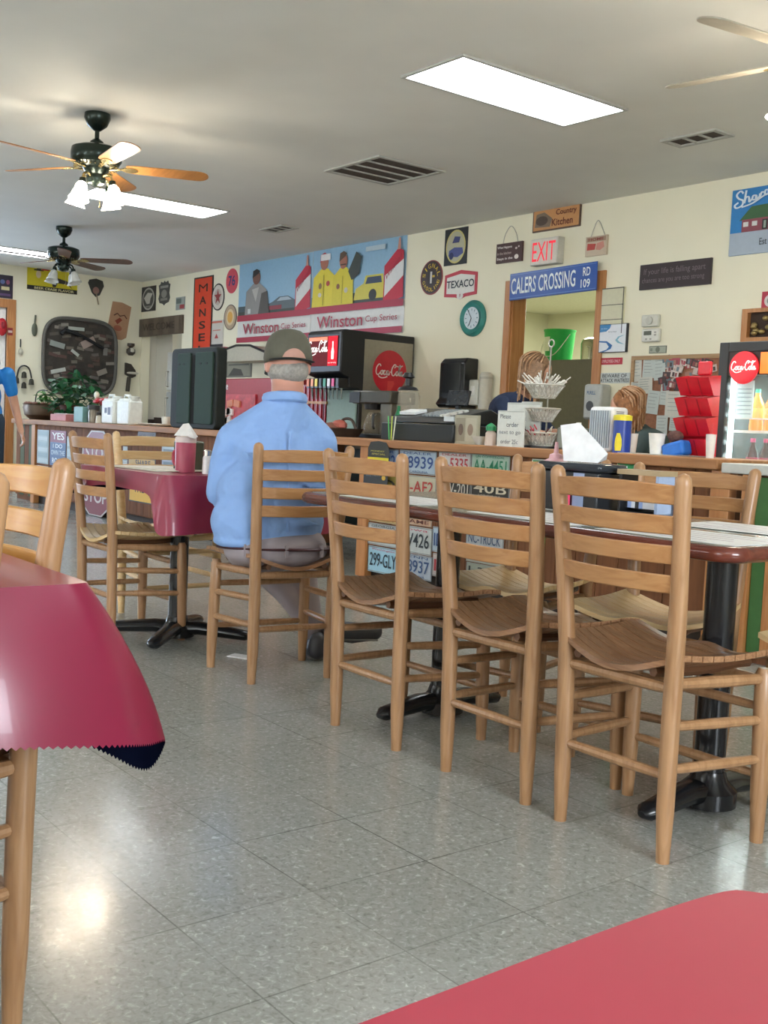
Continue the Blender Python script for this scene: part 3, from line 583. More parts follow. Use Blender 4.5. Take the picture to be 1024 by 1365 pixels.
sign('round_sign', 'round white sign with dark red star right of the orange sign', 'sign', *onwall(283, 299.5, 378, 414), '#2c2523', [('e', .5, .5, .44, .45, '#d2cbbf'), ('e', .5, .5, .3, .3, '#b9aea1'), ('p', star(.5, .5, .3), '#8c2326')], outline=CIRC)
sign('round_sign', 'round red sign reading 76 beside the racing posters', 'sign', *onwall(302, 317.5, 358, 391), '#d3465a', [('e', .5, .5, .45, .46, '#d14a58')], [('76', .22, .3, .8, .72, '#233a73', .02)], outline=CIRC)
sign('round_sign', 'round tan sign with a yellow shell shape below the 76 sign', 'sign', *onwall(299, 316, 406, 440), '#73675a', [('e', .5, .5, .44, .46, '#b19a80'), ('e', .5, .5, .3, .32, '#d9c49a'), ('e', .5, .5, .2, .22, '#dba449')], outline=CIRC)
sign('poster', 'small pale poster with red print and black base under the star sign', 'poster', *onwall(281, 298, 427, 464), '#c9c4ba', [('r', 0, 0, 1, .14, '#25242a'), ('r', .1, .9, .9, .97, '#c56a55'), ('r', .2, .62, .8, .66, '#c98574'), ('p', [(.35, .35), (.5, .52), (.65, .35)], '#b5413c')])
# the two racing posters
def racing(label, px, figs, extra):
    o, w, h = onwall(*px); CR = '#a8203c'
    pack = [('p', [(.8, .3), (.995, .36), (.985, .83), (.935, .87), (.80, .7)], '#c01f38'), ('p', [(.81, .38), (.99, .58), (.99, .75), (.81, .6)], '#dcdcd8'), ('p', [(.925, .85), (.955, .85), (.95, .97), (.935, .97)], '#c98d7a')]
    return sign('racing_poster', label, 'poster', o, w, h, '#d9d9d4', [('r', 0, .34, 1, 1, '#8fb6cf'), ('r', 0, .36, .8, .46, '#44545a'), ('r', 0, .34, .8, .39, '#3a4038')] + extra + figs + pack + [('r', 0, .27, 1, .345, CR), ('r', 0, .0, 1, .065, CR)], [('Winston', .09, .10, .6, .235, CR, .008), ('Cup Series', .63, .115, .95, .2, CR, .0), ('Winston', .82, .54, .97, .6, CR, .0, 0, .9)], th=.008, group='racing posters on the back wall')
def man_art(cx, base, top, skin, shirt, hair, s=.1):
    return [('p', [(cx-s*1.2, base), (cx-s*1.1, top-.22), (cx-s*.35, top-.13), (cx+s*.35, top-.13), (cx+s*1.1, top-.22), (cx+s*1.2, base)], shirt), ('e', cx, top-.06, s*.42, .085, skin), ('p', [(cx-s*.45, top-.06), (cx-s*.4, top+.03), (cx, top+.05), (cx+s*.35, top+.02), (cx+s*.2, top-.01), (cx-s*.2, top-.04)], hair)]
cars = [('p', [(.42, .38), (.4, .44), (.5, .48), (.58, .53), (.7, .53), (.8, .47), (.8, .38)], '#57646b'), ('p', [(.55, .48), (.6, .52), (.7, .52), (.75, .48)], '#a9b6be'), ('r', .42, .38, .62, .43, '#8b2d3a')]
racing('left racing poster with a dark haired man in a grey jacket', (319, 416, 345, 454), man_art(.26, .34, .86, '#7a4f40', '#8f8d8a', '#1d1a1a', .13) + [('p', [(.2, .66), (.26, .5), (.3, .68)], '#b9b6b0'), ('r', .15, .36, .19, .42, '#c9ccc9'), ('p', [(.3, .34), (.34, .6), (.42, .62), (.46, .34)], '#4d4743')], cars)
racing('right racing poster with two people in bright yellow shirts', (417, 541, 323, 447), man_art(.14, .345, .9, '#a86a52', '#e0cf33', '#b52a3a', .11) + [('e', .1, .58, .018, .035, '#8a6a3a'), ('e', .19, .6, .02, .03, '#b03a30'), ('e', .1, .48, .02, .025, '#d8d4c4'), ('r', .135, .36, .145, .7, '#b3a428'), ('r', .1, .86, .21, .93, '#e9e4e2')] + man_art(.36, .345, .88, '#a86a52', '#d8c82e', '#5d4630', .1) + [('e', .31, .55, .018, .03, '#8a5a3a'), ('e', .4, .5, .02, .03, '#c9c4b0'), ('r', .355, .36, .362, .66, '#b3a428'), ('r', .33, .775, .39, .79, '#4a3426'), ('p', [(.42, .7), (.5, .9), (.56, .84), (.54, .66), (.46, .6)], '#3a4038'), ('r', .6, .88, .8, .93, '#b9c9cf')], [('p', [(.48, .38), (.5, .5), (.58, .55), (.6, .63), (.78, .63), (.8, .38)], '#cfc24a'), ('p', [(.6, .54), (.62, .61), (.76, .61), (.77, .54)], '#37445a'), ('e', .68, .42, .04, .06, '#222')if False else ('e', .68, .42, .04, .06, '#222222')])
def ringtext(b, word, w, h, R, a0, a1, cc, up=True, sz=.13):
    l = MB(); n = len(word)
    for i, ch_ in enumerate(word):
        a = a0 + (a1-a0)*i/(n-1); vs, fs = text_geo(ch_, 0); wf = .28 if ch_ == 'I' else .9; t_ = (a - PI/2) if up else (a + PI/2)
        cx, cz = R*math.cos(a), R*math.sin(a)
        l.add([((cx + (u-.5)*sz*wf*math.cos(t_) - (v-.5)*sz*math.sin(t_))*w, -.0085, (cz + (u-.5)*sz*wf*math.sin(t_) + (v-.5)*sz*math.cos(t_))*h) for u, v in vs], fs, flat(cc))
    l.build('lettering', b)
o, w, h = onwall(561.5, 590.5, 347, 393)
b = sign('round_sign', 'round dark brown sign reading SIGNAL GASOLINE in yellow', 'sign', o, w, h, '#8e2f2c', [('e', .5, .5, .47, .475, '#35201c'), ('e', .5, .5, .2, .22, '#241613'), ('r', .45, .33, .53, .67, '#d3d0c8'), ('r', .55, .5, .66, .56, '#cfae35')], outline=CIRC)
ringtext(b, 'SIGNAL', w, h, .34, PI*.93, PI*.08, '#e3c32f'); ringtext(b, 'GASOLINE', w, h, .35, PI*1.12, PI*1.88, '#e3c32f', up=False, sz=.11)
sign('poster', 'black poster with a vintage car in a yellow oval', 'poster', *onwall(593.5, 623.5, 304.5, 353), '#1b1c1d', [('e', .5, .5, .43, .46, '#c9bf79'), ('e', .5, .5, .38, .41, '#b6b498'), ('p', [(.2, .25), (.22, .4), (.45, .48), (.8, .45), (.85, .3), (.6, .2)], '#4a5590'), ('p', [(.35, .6), (.45, .78), (.7, .75), (.65, .6)], '#3b4273'), ('e', .33, .25, .09, .1, '#2b3360')])
o, w, h = onwall(593.5, 636.5, 360, 399)
HEX = [(0, .13), (.35, .08), (.5, 0), (.65, .08), (1, .13), (1, .87), (.5, 1), (0, .87)]
sign('hexagonal_sign', 'white TEXACO sign with red border and small star', 'sign', o, w, h, '#b9303f', [('p', [(.5+(u-.5)*.86, .5+(v-.5)*.74) for u, v in HEX], '#dcdad2'), ('e', .5, .12, .1, .12, '#dcdad2'), ('p', star(.5, .14, .09, .02), '#8e2330')], [('TEXACO', .08, .4, .92, .66, '#1f2a33', .02)], outline=HEX)
# clock
o, w, h = onwall(616, 648.5, 402, 447)
t = thing('wall_clock', 'round teal wall clock below the TEXACO sign', 'clock', o); 
T_ = Matrix.Rotation(PI/2, 4, 'X')
m = MB(); m.T = T_; m.lathe([(.0, 0), (w/2, 0), (w/2, .02), (w/2-.02, .045), (w/2-.06, .02), (0, .02)], n=40, m=P('#35877f', .5)); m.build('case', t)
m = MB(); m.T = T_; m.lathe([(0, .028), (w/2-.062, .0315), (0, .0316)], n=36, m=P('#c9d6dc', .4)); m.build('dial', t)
k = MB()
for i in range(12): a = PI*i/6; k.box((math.sin(a)*(w/2-.085), -.0325, math.cos(a)*(w/2-.085)), (.008, .001, .02), P('#6a8a90', .5), rot=(0, a, 0))
k.build('hour_mark', t)
for nm, a, L, wd in (('hour_hand', math.radians(205), .07, .008), ('minute_hand', math.radians(-35), .1, .006)): MB().box((math.sin(a)*L/2, -.034, math.cos(a)*L/2), (wd, .0015, L), BLACK, rot=(0, a, 0)).build(nm, t)
# hanging kitchen sign
def wire(b, pts, r=.003): MB().tube(catmull(pts, 6), r, 6, P('#b8b4a8', .4, .5)).build('hanging_wire', b)
o, w, h = onwall(664, 698, 324, 350)
b = sign('hanging_sign', 'small dark brown hanging sign with white words left of the EXIT sign', 'sign', o, w, h, '#4b2f2a', [('e', .8, .25, .08, .12, '#e8e0d8'), ('e', .78, .68, .04, .06, '#d0c0b8'), ('e', .88, .75, .03, .05, '#d0c0b8')], [('What Happens', .05, .7, .62, .86, '#e6dcd6', .02), ('in the kitchen', .05, .42, .6, .56, '#b9a59c'), ('Stays in the', .05, .12, .66, .28, '#e6dcd6', .02)], th=.02)
wire(b, [(-w*.28, -.01, h*.5), (-w*.2, -.01, h*1.0), (0, -.01, h*1.35), (w*.2, -.01, h*1.0), (w*.3, -.01, h*.5)])
b = sign('wooden_sign', 'orange brown Country Kitchen plaque just under the ceiling', 'sign', *onwall(712.5, 775, 274.5, 306), '#5b4538', [('r', .02, .06, .98, .94, '#c9925c'), ('p', [(.05, .2), (.08, .75), (.25, .8), (.42, .5), (.38, .15)], '#80705e'), ('e', .2, .45, .13, .2, '#57493e')], [('Country', .5, .54, .93, .84, '#6b3420', .02), ('Kitchen', .42, .16, .86, .46, '#6b3420', .02)], th=.015)
# EXIT box
o, w, h = onwall(716, 752, 319, 354); t = thing('exit_sign', 'white box EXIT sign with red letters above the kitchen door', 'exit sign', o)
MB().bb(-w/2, w/2, -.075, 0, -h/2, h/2, P('#cfccc0', .5)).build('housing', t, bevel=.004); MB().bb(-w/2+.01, w/2-.01, -.078, -.075, -h/2+.01, h/2-.01, P('#ddd8cc', .4)).build('face_plate', t)
l = MB(); put_text(l, 'EXIT', -w*.42, -h*.36, w*.42, h*.36, -.0795, P('#e8283c', .5, 0, 0, .35), .0); l.build('lettering', t)
o, w, h = onwall(783, 811, 315, 341)
b = sign('hanging_sign', 'small cream sign with red print hanging from a wire right of the EXIT sign', 'sign', o, w, h, '#c9b8a0', [('r', .05, .72, .95, .95, '#a78c74'), ('p', [(.08, .3), (.1, .65), (.5, .6), (.45, .3)], '#b5453c'), ('p', [(.5, .3), (.55, .62), (.85, .7), (.9, .4), (.7, .25)], '#c98a7c')], [('HOME', .14, .76, .86, .9, '#8e3c34')], th=.02)
wire(b, [(-w*.3, -.01, h*.5), (0, -.01, h*1.3), (w*.35, -.01, h*.5)])
# street sign
o, w, h = onwall(680.5, 796, 357, 394, WALL-.05)
b = sign('street_sign', 'long blue street sign mounted across the top of the kitchen door', 'sign', o, w, h, '#2d57a8', [('r', 0, .0, 1, .04, '#1d3d80'), ('r', .01, .06, .99, .085, '#5f86c8'), ('r', .01, .93, .99, .95, '#5f86c8')], [('CALERS CROSSING', .02, .22, .77, .82, '#e4eef2', .012), ('RD', .85, .55, .93, .85, '#e4eef2'), ('109', .83, .14, .93, .44, '#e4eef2')], th=.003, rough=.25)
b.rotation_euler = (0, -.022, 0)
mb_ = MB(); mb_.bb(-w*.45, -w*.42, 0, .032, -.03, .03, STEEL).bb(w*.42, w*.45, 0, .032, -.03, .03, STEEL); mb_.build('bracket', b)
# menu clip, notice, small signs
sign('document_holder', 'cream paper holder with three pockets right of the kitchen door', 'holder', *onwall(804, 833, 384, 445), '#cfccae', [('r', 0, .3, 1, .315, '#4a4940'), ('r', 0, .62, 1, .635, '#4a4940'), ('r', .97, 0, 1, 1, '#26261f'), ('r', 0, .975, 1, 1, '#5a594e')], th=.02)
sign('framed_notice', 'white certificate with blue swooshes in a thin black frame', 'notice', *onwall(801, 838, 432, 470), '#26282c', [('r', .02, .02, .96, .98, '#e2e6ea'), ('p', [(.02, .98), (.02, .72), (.25, .74), (.38, .85), (.42, .98)], '#3f86bd'), ('p', [(.02, .42), (.3, .4), (.5, .25), (.45, .12), (.2, .02), (.02, .02), (.3, .1), (.38, .2), (.28, .34), (.02, .37)], '#2f6aa5'), ('p', [(.94, .6), (.7, .55), (.6, .42), (.7, .32), (.94, .26), (.75, .36), (.68, .43), (.75, .52)], '#7fb3c4')], [('Service Notice', .34, .7, .64, .75, '#5b6570', .0), ('wireless', .06, .82, .3, .87, '#bcd6e6', 0)], th=.02)
sign('label_sign', 'small red EMPLOYEES ONLY strip under the framed notice', 'sign', *onwall(801, 830, 477, 486), '#b8283a', [], [('EMPLOYEES ONLY', .08, .28, .9, .72, '#e9c9c6', 0)], th=.003)
sign('label_sign', 'white strip reading BEWARE OF ATTACK WAITRESS', 'sign', *onwall(800.5, 840, 497, 511), '#c5ccc8', [], [('BEWARE OF', .08, .54, .9, .9, '#22272c', .01), ('ATTACK WAITRESS', .02, .1, .98, .46, '#22272c', .01)], th=.003)
sign('wooden_sign', 'dark brown wooden sign with faint grey writing on the bare wall', 'sign', *onwall(855.5, 949.5, 349, 383), '#33272a', [], [('If your life is falling apart', .06, .52, .93, .82, '#75696c', 0), ('chances are you are too strong', .04, .2, .92, .46, '#75696c', 0)], th=.02)
o, w, h = onwall(976, 1076, 247, 336)
b = sign('painting', 'blue painting of a green roofed house with white script above', 'painting', o, w, h, '#2c7fc0', [('r', 0, 0, 1, .34, '#a9b6c4'), ('p', [(.12, .52), (.28, .72), (.9, .74), (.95, .52)], '#3c6440'), ('r', .16, .34, .92, .53, '#8d4a55'), ('r', .18, .42, .25, .49, '#d7d9d4'), ('r', .3, .42, .37, .49, '#d7d9d4'), ('r', .44, .35, .51, .5, '#2c3030'), ('r', .46, .37, .49, .48, '#9dac9e'), ('r', .6, .42, .7, .49, '#d7d9d4')], [('Est', .42, .12, .52, .22, '#30343a', 0)], th=.012)
s = MB()
for st in ([(.16, .93), (.12, .97), (.07, .92), (.1, .86), (.16, .82), (.15, .75), (.08, .72), (.05, .76), (.1, .8)], [(.2, .97), (.18, .78), (.2, .86), (.24, .86), (.25, .79), (.28, .82)], [(.34, .87), (.3, .87), (.29, .82), (.33, .81), (.34, .87), (.35, .81), (.38, .84)], [(.39, .89), (.39, .83), (.41, .9), (.44, .9)], [(.5, .93), (.46, .92), (.46, .86), (.5, .87), (.5, .93)], [(.53, .94), (.53, .76), (.53, .92), (.58, .95), (.58, .88), (.53, .87)], [(.62, .95), (.62, .89), (.65, .89), (.66, .96), (.68, .9)], [(.15, .72), (.3, .76), (.5, .87), (.75, .9)]):
    ribbon(s, [((a-.5)*w, (c-.5)*h) for a, c in st], .008, -.0185 - .0004*len(s.M + s.f[:0]) - .00001*len(s.v), flat('#d9e8f2'))
s.build('lettering', b)
sign('label_sign', 'red and white square sign at the right edge above the wood frame', 'sign', *onwall(1016, 1046, 388, 413), '#b02a42', [('e', .4, .5, .28, .34, '#cfcac6'), ('e', .4, .5, .16, .2, '#7d8a88')], th=.004)
o, w, h = onwall(994, 1060, 411, 455); t = thing('shadow_box', 'orange wood shadow box holding brassy trinkets at the right edge', 'frame', o)
f = MB()
for q in ((-.5, .5, .38, .5), (-.5, .5, -.5, -.38), (-.5, -.38, -.38, .38), (.38, .5, -.38, .38)): f.bb(q[0]*w, q[1]*w, -.05, 0, q[2]*h, q[3]*h, WD_TRIM)
f.build('frame', t); MB().bb(-w*.38, w*.38, -.01, 0, -h*.38, h*.38, P('#3b2a1e', .7)).build('backing', t)
for i in range(9): MB().ball((rnd.uniform(-.3, .3)*w, -.03, rnd.uniform(-.3, .3)*h), (.025, .015, .018), 8, P('#a08a58', .35, .6)).build('trinket', t)
# thermostats
o, w, h = onwall(859, 881, 420, 436); t = thing('thermostat', 'plain white square thermostat cover, upper of the two', 'thermostat', o)
MB().bb(-w/2, w/2, -.035, 0, -h/2, h/2, P('#cfcfc2', .5)).build('body', t, bevel=.008); m = MB(); m.T = T_; m.lathe([(0, .034), (.035, .02), (.03, .045), (0, .045)], n=20, m=P('#c2c2b5', .5)); m.build('dial', t)
o, w, h = onwall(859, 882, 438.5, 456); t = thing('thermostat', 'white digital thermostat with grey screen, lower of the two', 'thermostat', o)
MB().bb(-w/2, w/2, -.035, 0, -h/2, h/2, P('#dcdcd2', .5)).build('body', t, bevel=.01); MB().bb(-w*.35, w*.08, -.037, -.034, -.0*h, h*.32, P('#5f6358', .3)).build('screen', t)
for q in ((.3, .2), (.3, 0), (-.2, -.3), (.05, -.3)): MB().bb(q[0]*w-.008, q[0]*w+.008, -.039, -.034, q[1]*h-.006, q[1]*h+.006, P('#a9a99f', .5)).build('button', t)
b = sign('banknote', 'framed green dollar note on top of the cork board', 'banknote', *onwall(866, 889, 461, 471), '#6d7366', [('r', .04, .1, .96, .9, '#a3a896'), ('e', .5, .5, .12, .38, '#6f7564'), ('r', .08, .3, .2, .7, '#7f8574')], th=.004)
# cork board with notes
o, w, h = onwall(841, 985, 473, 600); h += .1; t = thing('cork_board', 'brown framed cork board crowded with papers and photos', 'notice board', (o[0], o[1], o[2]-.05))
MB().bb(-w/2, w/2, -.012, 0, -h/2, h/2, P('#9a6a50', .9, 0, .15, scale=60)).build('cork', t); f = MB(); e = .03
for q in ((-w/2, w/2, h/2-e, h/2), (-w/2, w/2, -h/2, -h/2+e), (-w/2, -w/2+e, -h/2+e, h/2-e), (w/2-e, w/2, -h/2+e, h/2-e)): f.bb(q[0], q[1], -.025, 0, q[2], q[3], wood('#a88258', '#bf9a6c', .5, 'X'))
f.build('frame', t)
papers = [(843, 857, 480, 509), (859, 875, 477, 504), (874, 889, 477, 507), (853, 872, 503, 525), (865, 881, 521, 552), (883, 894, 512, 540), (890, 917, 522, 557), (878, 893, 554, 583), (896, 912, 556, 575), (845, 856, 510, 520)]
for i, q in enumerate(papers):
    (cx, cy_, cz), pw, ph = onwall(*q); p_ = MB().bb(-pw/2, pw/2, -.001, 0, -ph/2, ph/2, flat('#c3cbc5' if i % 3 else '#cfcfc4', .6)); l = MB()
    for k in range(5): l.bb(-pw*.38, pw*rnd.uniform(.1, .38), -.0016, -.0011, ph*(.36-.15*k), ph*(.36-.15*k)+.004, flat('#9aa29e'))
    b = p_.build('paper_note'); b.location = (cx, cy_-.0135-.002*i, cz); b.rotation_euler = (0, rnd.uniform(-.12, .12), 0); l.build('lettering', b)
    lab = ['narrow paper note at the upper left corner of the cork board', 'paper note pinned second along the top of the cork board', 'paper note pinned third along the top of the cork board', 'slanted paper note pinned below the second top note', 'tilted paper note in the middle of the cork board beside the brown hair', 'slim paper strip near the centre of the cork board', 'large pale sheet on the cork board left of the red wall file', 'paper note low on the board above the white foam cup', 'paper note low on the board above the blue bag', 'small torn paper scrap at the left edge of the cork board'][i]
    tag(b, lab, 'note', 'papers pinned on the cork board')
PC = ['#8a4a4a', '#c9b8ae', '#4a3838', '#b04a56', '#6e7f86', '#d8cdc4', '#3a2e30', '#a67a68']
for i in range(34):
    if i < 22: q = (rnd.uniform(889, 956), rnd.uniform(478, 500))
    else: q = (rnd.uniform(886, 915), rnd.uniform(498, 519))
    c = ony(q, WALL); s_ = MB().bb(-.035, .035, -.001, 0, -.025, .025, flat(rnd.choice(PC))); s_.bb(-.02, .0, -.0016, -.001, -.02, .012, flat(rnd.choice(PC))); s_.bb(.004, .022, -.0016, -.001, -.018, .01, flat(rnd.choice(PC)))
    b = s_.build('snapshot'); b.location = (c.x, c.y-.0136-.0022*(i % 8)-.002*(i//8), c.z); b.rotation_euler = (0, rnd.uniform(-.3, .3), 0); tag(b, 'little colour snapshot pinned in the overlapping cluster on the cork board', 'photo', 'snapshots on the cork board')
# dispensers
o, w, h = onwall(597, 637, 479, 545); o = (o[0]+.04, o[1], o[2]); w *= .82; t = thing('paper_towel_dispenser', 'large black paper towel dispenser on the wall by the kitchen door', 'dispenser', o)
b = MB(); pr = [(0, -.5), (-.17, -.5), (-.21, -.42), (-.17, -.3), (-.17, .4), (-.13, .5), (0, .5)]
vs = [(s*w/2*(1 if abs(z) < .45 else .97), y, z*h) for s in (-1, 1) for y, z in pr]; n = len(pr)
b.add(vs, [tuple(range(n)), tuple(range(n, 2*n))[::-1]] + [(i, i+n, (i+1) % n+n, (i+1) % n) for i in range(n)], BLACKG); b.build('housing', t, bevel=.012)
MB().bb(-w*.36, w*.36, -.176, -.17, -h*.2, h*.4, P('#26282b', .15)).build('window_panel', t, bevel=.004); MB().bb(-.05, .05, -.15, -.148, -h*.5-.06, -h*.48, P('#b59a78', .8)).build('paper_towel', t)
o, w, h = onwall(634.5, 648, 507, 541); t = thing('soap_dispenser', 'narrow white soap dispenser beside the black towel dispenser', 'dispenser', o); MB().bb(-w/2, w/2, -.1, 0, -h/2, h/2, P('#d5d6cb', .4)).build('housing', t, bevel=.012); MB().bb(-w*.2, w*.2, -.104, -.1, -h*.1, h*.25, P('#f0f0ea', .3)).build('window_panel', t)
o, w, h = onwall(647, 661, 497, 546); t = thing('cup_dispenser', 'tall beige cup dispenser tube by the kitchen door frame', 'dispenser', o); MB().lathe([(w*.42, -h/2), (w*.45, h/2-.03), (w*.3, h/2)], (0, -w*.46, 0), 20, P('#c3bfae', .35)).build('tube', t); MB().lathe([(w*.47, h/2-.06), (w*.47, h/2-.04)], (0, -w*.46, 0), 20, P('#a9a595', .4)).build('collar', t)
o, w, h = onwall(791, 815, 513, 560); t = thing('soap_dispenser', 'grey hand sanitiser dispenser right of the kitchen door', 'dispenser', o); MB().bb(-w/2, w/2, -.12, 0, -h/2, h/2, P('#b9bcb6', .4)).build('housing', t, bevel=.02)
MB().prism(circ(-.02, -h*.12, w*.2, h*.14), -.123, -.12, P('#474c50', .3)).build('window_panel', t); l = MB(); put_text(l, 'PURELL', -w*.3, h*.2, w*.18, h*.3, -.1215, flat('#3f5f8a')); l.build('lettering', t)

# ------------------------------------------------------------------ left wall decoration
b = sign('poster', 'dark purple poster cut by the left edge of the photo', 'poster', *onleft(-14, 17, 366, 397), '#2c2436', [('r', .5, .35, .85, .5, '#cfc79a'), ('e', .55, .7, .1, .1, '#5a6a9a'), ('e', .78, .7, .08, .1, '#8a4a6a'), ('r', .1, .1, .9, .2, '#59406a')], face='left')
sign('advert_sign', 'yellow sign with a cowboy and black lower band on the far left wall', 'sign', *onleft(36, 103, 357, 389), '#c9bb1e', [('r', 0, 0, 1, .18, '#191816'), ('e', .22, .66, .05, .16, '#c9b89a'), ('r', .13, .8, .32, .86, '#2a2622'), ('r', .18, .82, .27, .96, '#2a2622'), ('p', [(.5, .2), (.48, .5), (.58, .6), (.8, .5), (.9, .2), (.8, .36), (.6, .38), (.56, .2)], '#2f2a24'), ('r', .28, .84, .42, .93, '#b5352a')], [('BEER CEASE FLAVOR', .14, .04, .93, .14, '#d8d0a0', .02)], face='left')
# hand fan (church fan)
def wall_item(name, label, cat, px): o, w, h = onleft(*px); return thing(name, label, cat, o, PI/2), w, h
t, w, h = wall_item('hand_fan', 'dark paper hand fan hanging on the left wall beside the yellow sign', 'fan', (117, 138, 372, 406))
m = MB(); m.prism([(-w*.5, .32*h), (-w*.42, h*.45), (0, h*.52), (w*.42, h*.45), (w*.5, .25*h), (w*.25, -.12*h), (0, -.2*h), (-.25*w, -.05*h)], -.01, 0, P('#3b3a34', .7)); m.build('paper', t); MB().prism(circ(0, .05*h, .2*w, .14*h), -.012, -.01, P('#8e6a60', .7)).build('artwork', t); MB().tube([(.0, -.012, .0), (.18*w, -.012, -.5*h)], .008, 6, P('#8a7a60', .6)).build('handle', t); t.rotation_euler = (0, 0, PI/2)
sign('paper_poster', 'tilted tan parchment poster with red drawing on the left wall', 'poster', *onleft(145, 172, 404, 452), '#b28a6a', [('l', [(.2, .62), (.35, .7), (.5, .64), (.7, .7), (.85, .62)], .008, '#5f3426'), ('p', [(.3, .48), (.5, .6), (.65, .55), (.45, .4)], '#8a3f2c'), ('e', .5, .3, .2, .08, '#a06048')], outline=[(0, .02), (.2, -.03), (.8, 0), (1, .1), (.97, .98), (.5, 1.03), (.02, .99)], face='left', th=.003, rot=.17)
# lid board covered in cards
o, w, h = onleft(55, 152, 426, 526); t = thing('card_board', 'huge dark rounded tray on the left wall plastered with cards and knick-knacks', 'wall decoration', (o[0]+.01, o[1], o[2]), PI/2)
sq = lambda a, b, e=4: [(a*math.copysign(abs(math.cos(t_))**(2/e), math.cos(t_)), b*math.copysign(abs(math.sin(t_))**(2/e), math.sin(t_))) for t_ in [2*PI*i/48 for i in range(48)]]
MB().prism(sq(w/2, h/2), -.05, 0, P('#3a352f', .7, 0, .3, scale=9)).build('tray', t); MB().tube([(x, -.055, z) for x, z in sq(w/2, h/2)], .025, 8, P('#5c5a54', .6), closed=True).build('rim', t)
CCs = ['#5a554c', '#6f6a5e', '#4a4038', '#7a7468', '#5d4640', '#8a857a', '#45403a', '#66605a', '#544a40']
for i in range(92):
    x, z = rnd.uniform(-.44, .44)*w, rnd.uniform(-.44, .44)*h
    if abs(x/w)**4 + abs(z/h)**4 > .036: continue
    a = rnd.uniform(-.25, .25); cc = rnd.choice(CCs); ww, hh = rnd.choice([(.05, .02), (.06, .02), (.04, .02)])
    c_ = MB(); c_.box((0, 0, 0), (ww*2, .001, hh*2), flat(cc, .8)); b = c_.build('card', t); b.location = (x, -.052-.0012*(i % 12), z); b.rotation_euler = (0, a, 0)
for x, z, ww, hh, a, cc in ((-.07, .37, .11, .022, 0, '#aab0a8'), (.1, .2, .1, .05, -.5, '#a08f84'), (-.32, .14, .1, .035, .2, '#8f9690'), (-.3, -.2, .1, .025, -.25, '#b9beb6'), (.3, -.18, .07, .035, -.4, '#8a8378'), (-.02, -.2, .08, .05, 0, '#26221f'), (.34, .1, .03, .05, 0, '#7c7a74'), (-.08, .05, .06, .02, .6, '#b0b4ac')):
    b = MB().box((0, 0, 0), (ww*2, .004, hh*2), flat(cc)).build('card', t); b.location = (x*w, -.07, z*h); b.rotation_euler = (0, a, 0)
MB().tube([(-.28*w, -.1, .28*h), (-.24*w, -.1, .34*h), (0, -.1, .28*h), (.3*w, -.1, .14*h)], [.03, .028, .022, .02], 8, BLACK).build('toy_rifle', t)
# small hanging things
t, w, h = wall_item('hanging_scoop', 'small green-grey paddle hanging on the left wall above the bells', 'wall decoration', (41, 50, 420, 450)); MB().ball((0, -.02, -.15*h), (w*.45, .02, h*.3), 12, P('#5d6150', .5)).build('bowl', t); MB().tube([(0, -.02, .1*h), (.1*w, -.02, .5*h)], .012, 6, P('#5d6150', .5)).build('handle', t)
t, w, h = wall_item('hanging_hook', 'small wire hook with a white bauble on the left wall', 'wall decoration', (22, 31, 452, 474)); MB().tube([(0, -.02, .5*h), (0, -.02, 0)], .008, 6, BLACK).build('hook', t); MB().ball((0, -.03, -.25*h), (w*.35, .03, h*.2), 10, P('#c5c1ae', .3)).build('bauble', t)
t, w, h = wall_item('wind_chime', 'dark iron wind chime with hanging bells on the left wall', 'wind chime', (20, 42, 485, 516)); MB().tube(catmull([(-.45*w, -.03, -.1*h), (-.3*w, -.03, .3*h), (0, -.03, .42*h), (.3*w, -.03, .3*h), (.45*w, -.03, -.1*h)], 5), .01, 6, BLACK).build('frame', t)
for x, z in ((-.45, -.15), (0, -.35), (.45, -.18), (0, .1)): MB().lathe([(.035, -.06), (.03, 0), (.012, .02)], (x*w, -.03, z*h), 10, P('#3b3a30', .5)).build('bell', t)
t, w, h = wall_item('oil_lantern', 'small brass lantern ornament beside the big tray', 'lantern', (168, 175, 458, 474)); MB().lathe([(.03, -.5*h), (.06, -.3*h), (.06, 0), (.02, .15*h), (.05, .3*h), (.05, .5*h)], (0, -.07, 0), 12, P('#4a4238', .5)).build('body', t); MB().ball((0, -.1, -.1*h), .04, 8, P('#d8d2c0', .2)).build('lens', t)
t, w, h = wall_item('wall_horn', 'dark ornament with white bird shape and handle near the corner', 'wall decoration', (164, 181, 484, 522)); MB().prism([(-.4*w, .1*h), (-.4*w, .5*h), (0, .46*h), (.35*w, .25*h), (.4*w, .05*h), (.1*w, -.02*h)], -.05, 0, P('#38322a', .6)).build('plate', t); MB().tube([(-.1*w, -.03, 0), (-.2*w, -.03, -.5*h)], .03, 8, P('#3e362c', .6)).build('handle', t); MB().ball((.1*w, -.06, .15*h), (.09, .03, .02), 8, P('#c9c4b4', .5)).build('bird', t)
t, w, h = wall_item('red_bow', 'red cloth ornament hanging on the side door at the left edge', 'bow', (-6, 8, 424, 448)); MB().ball((0, -.05, 0), (w*.5, .05, h*.5), 12, P('#b01c26', .6)).ball((0, -.1, .1*h), (w*.2, .04, h*.2), 8, P('#8c141e', .6)).build('ribbon', t)
b = sign('label_sign', 'small red plate screwed to the orange door casing', 'sign', *onleft(10, 17, 437, 447, LEFT+.03), '#8e2a2a', [('r', .1, .35, .9, .65, '#c9a9a0')], face='left', th=.004)
# thin blue slab on the floor
b = MB().bb(-.9, .9, -.6, .6, 0, .008, P('#4a6fb5', .5)).build('floor_surface', loc=(-12.2, 3.3, 0), bevel=.003); tag(b, 'blue floor patch at the left end of the bar', 'mat')

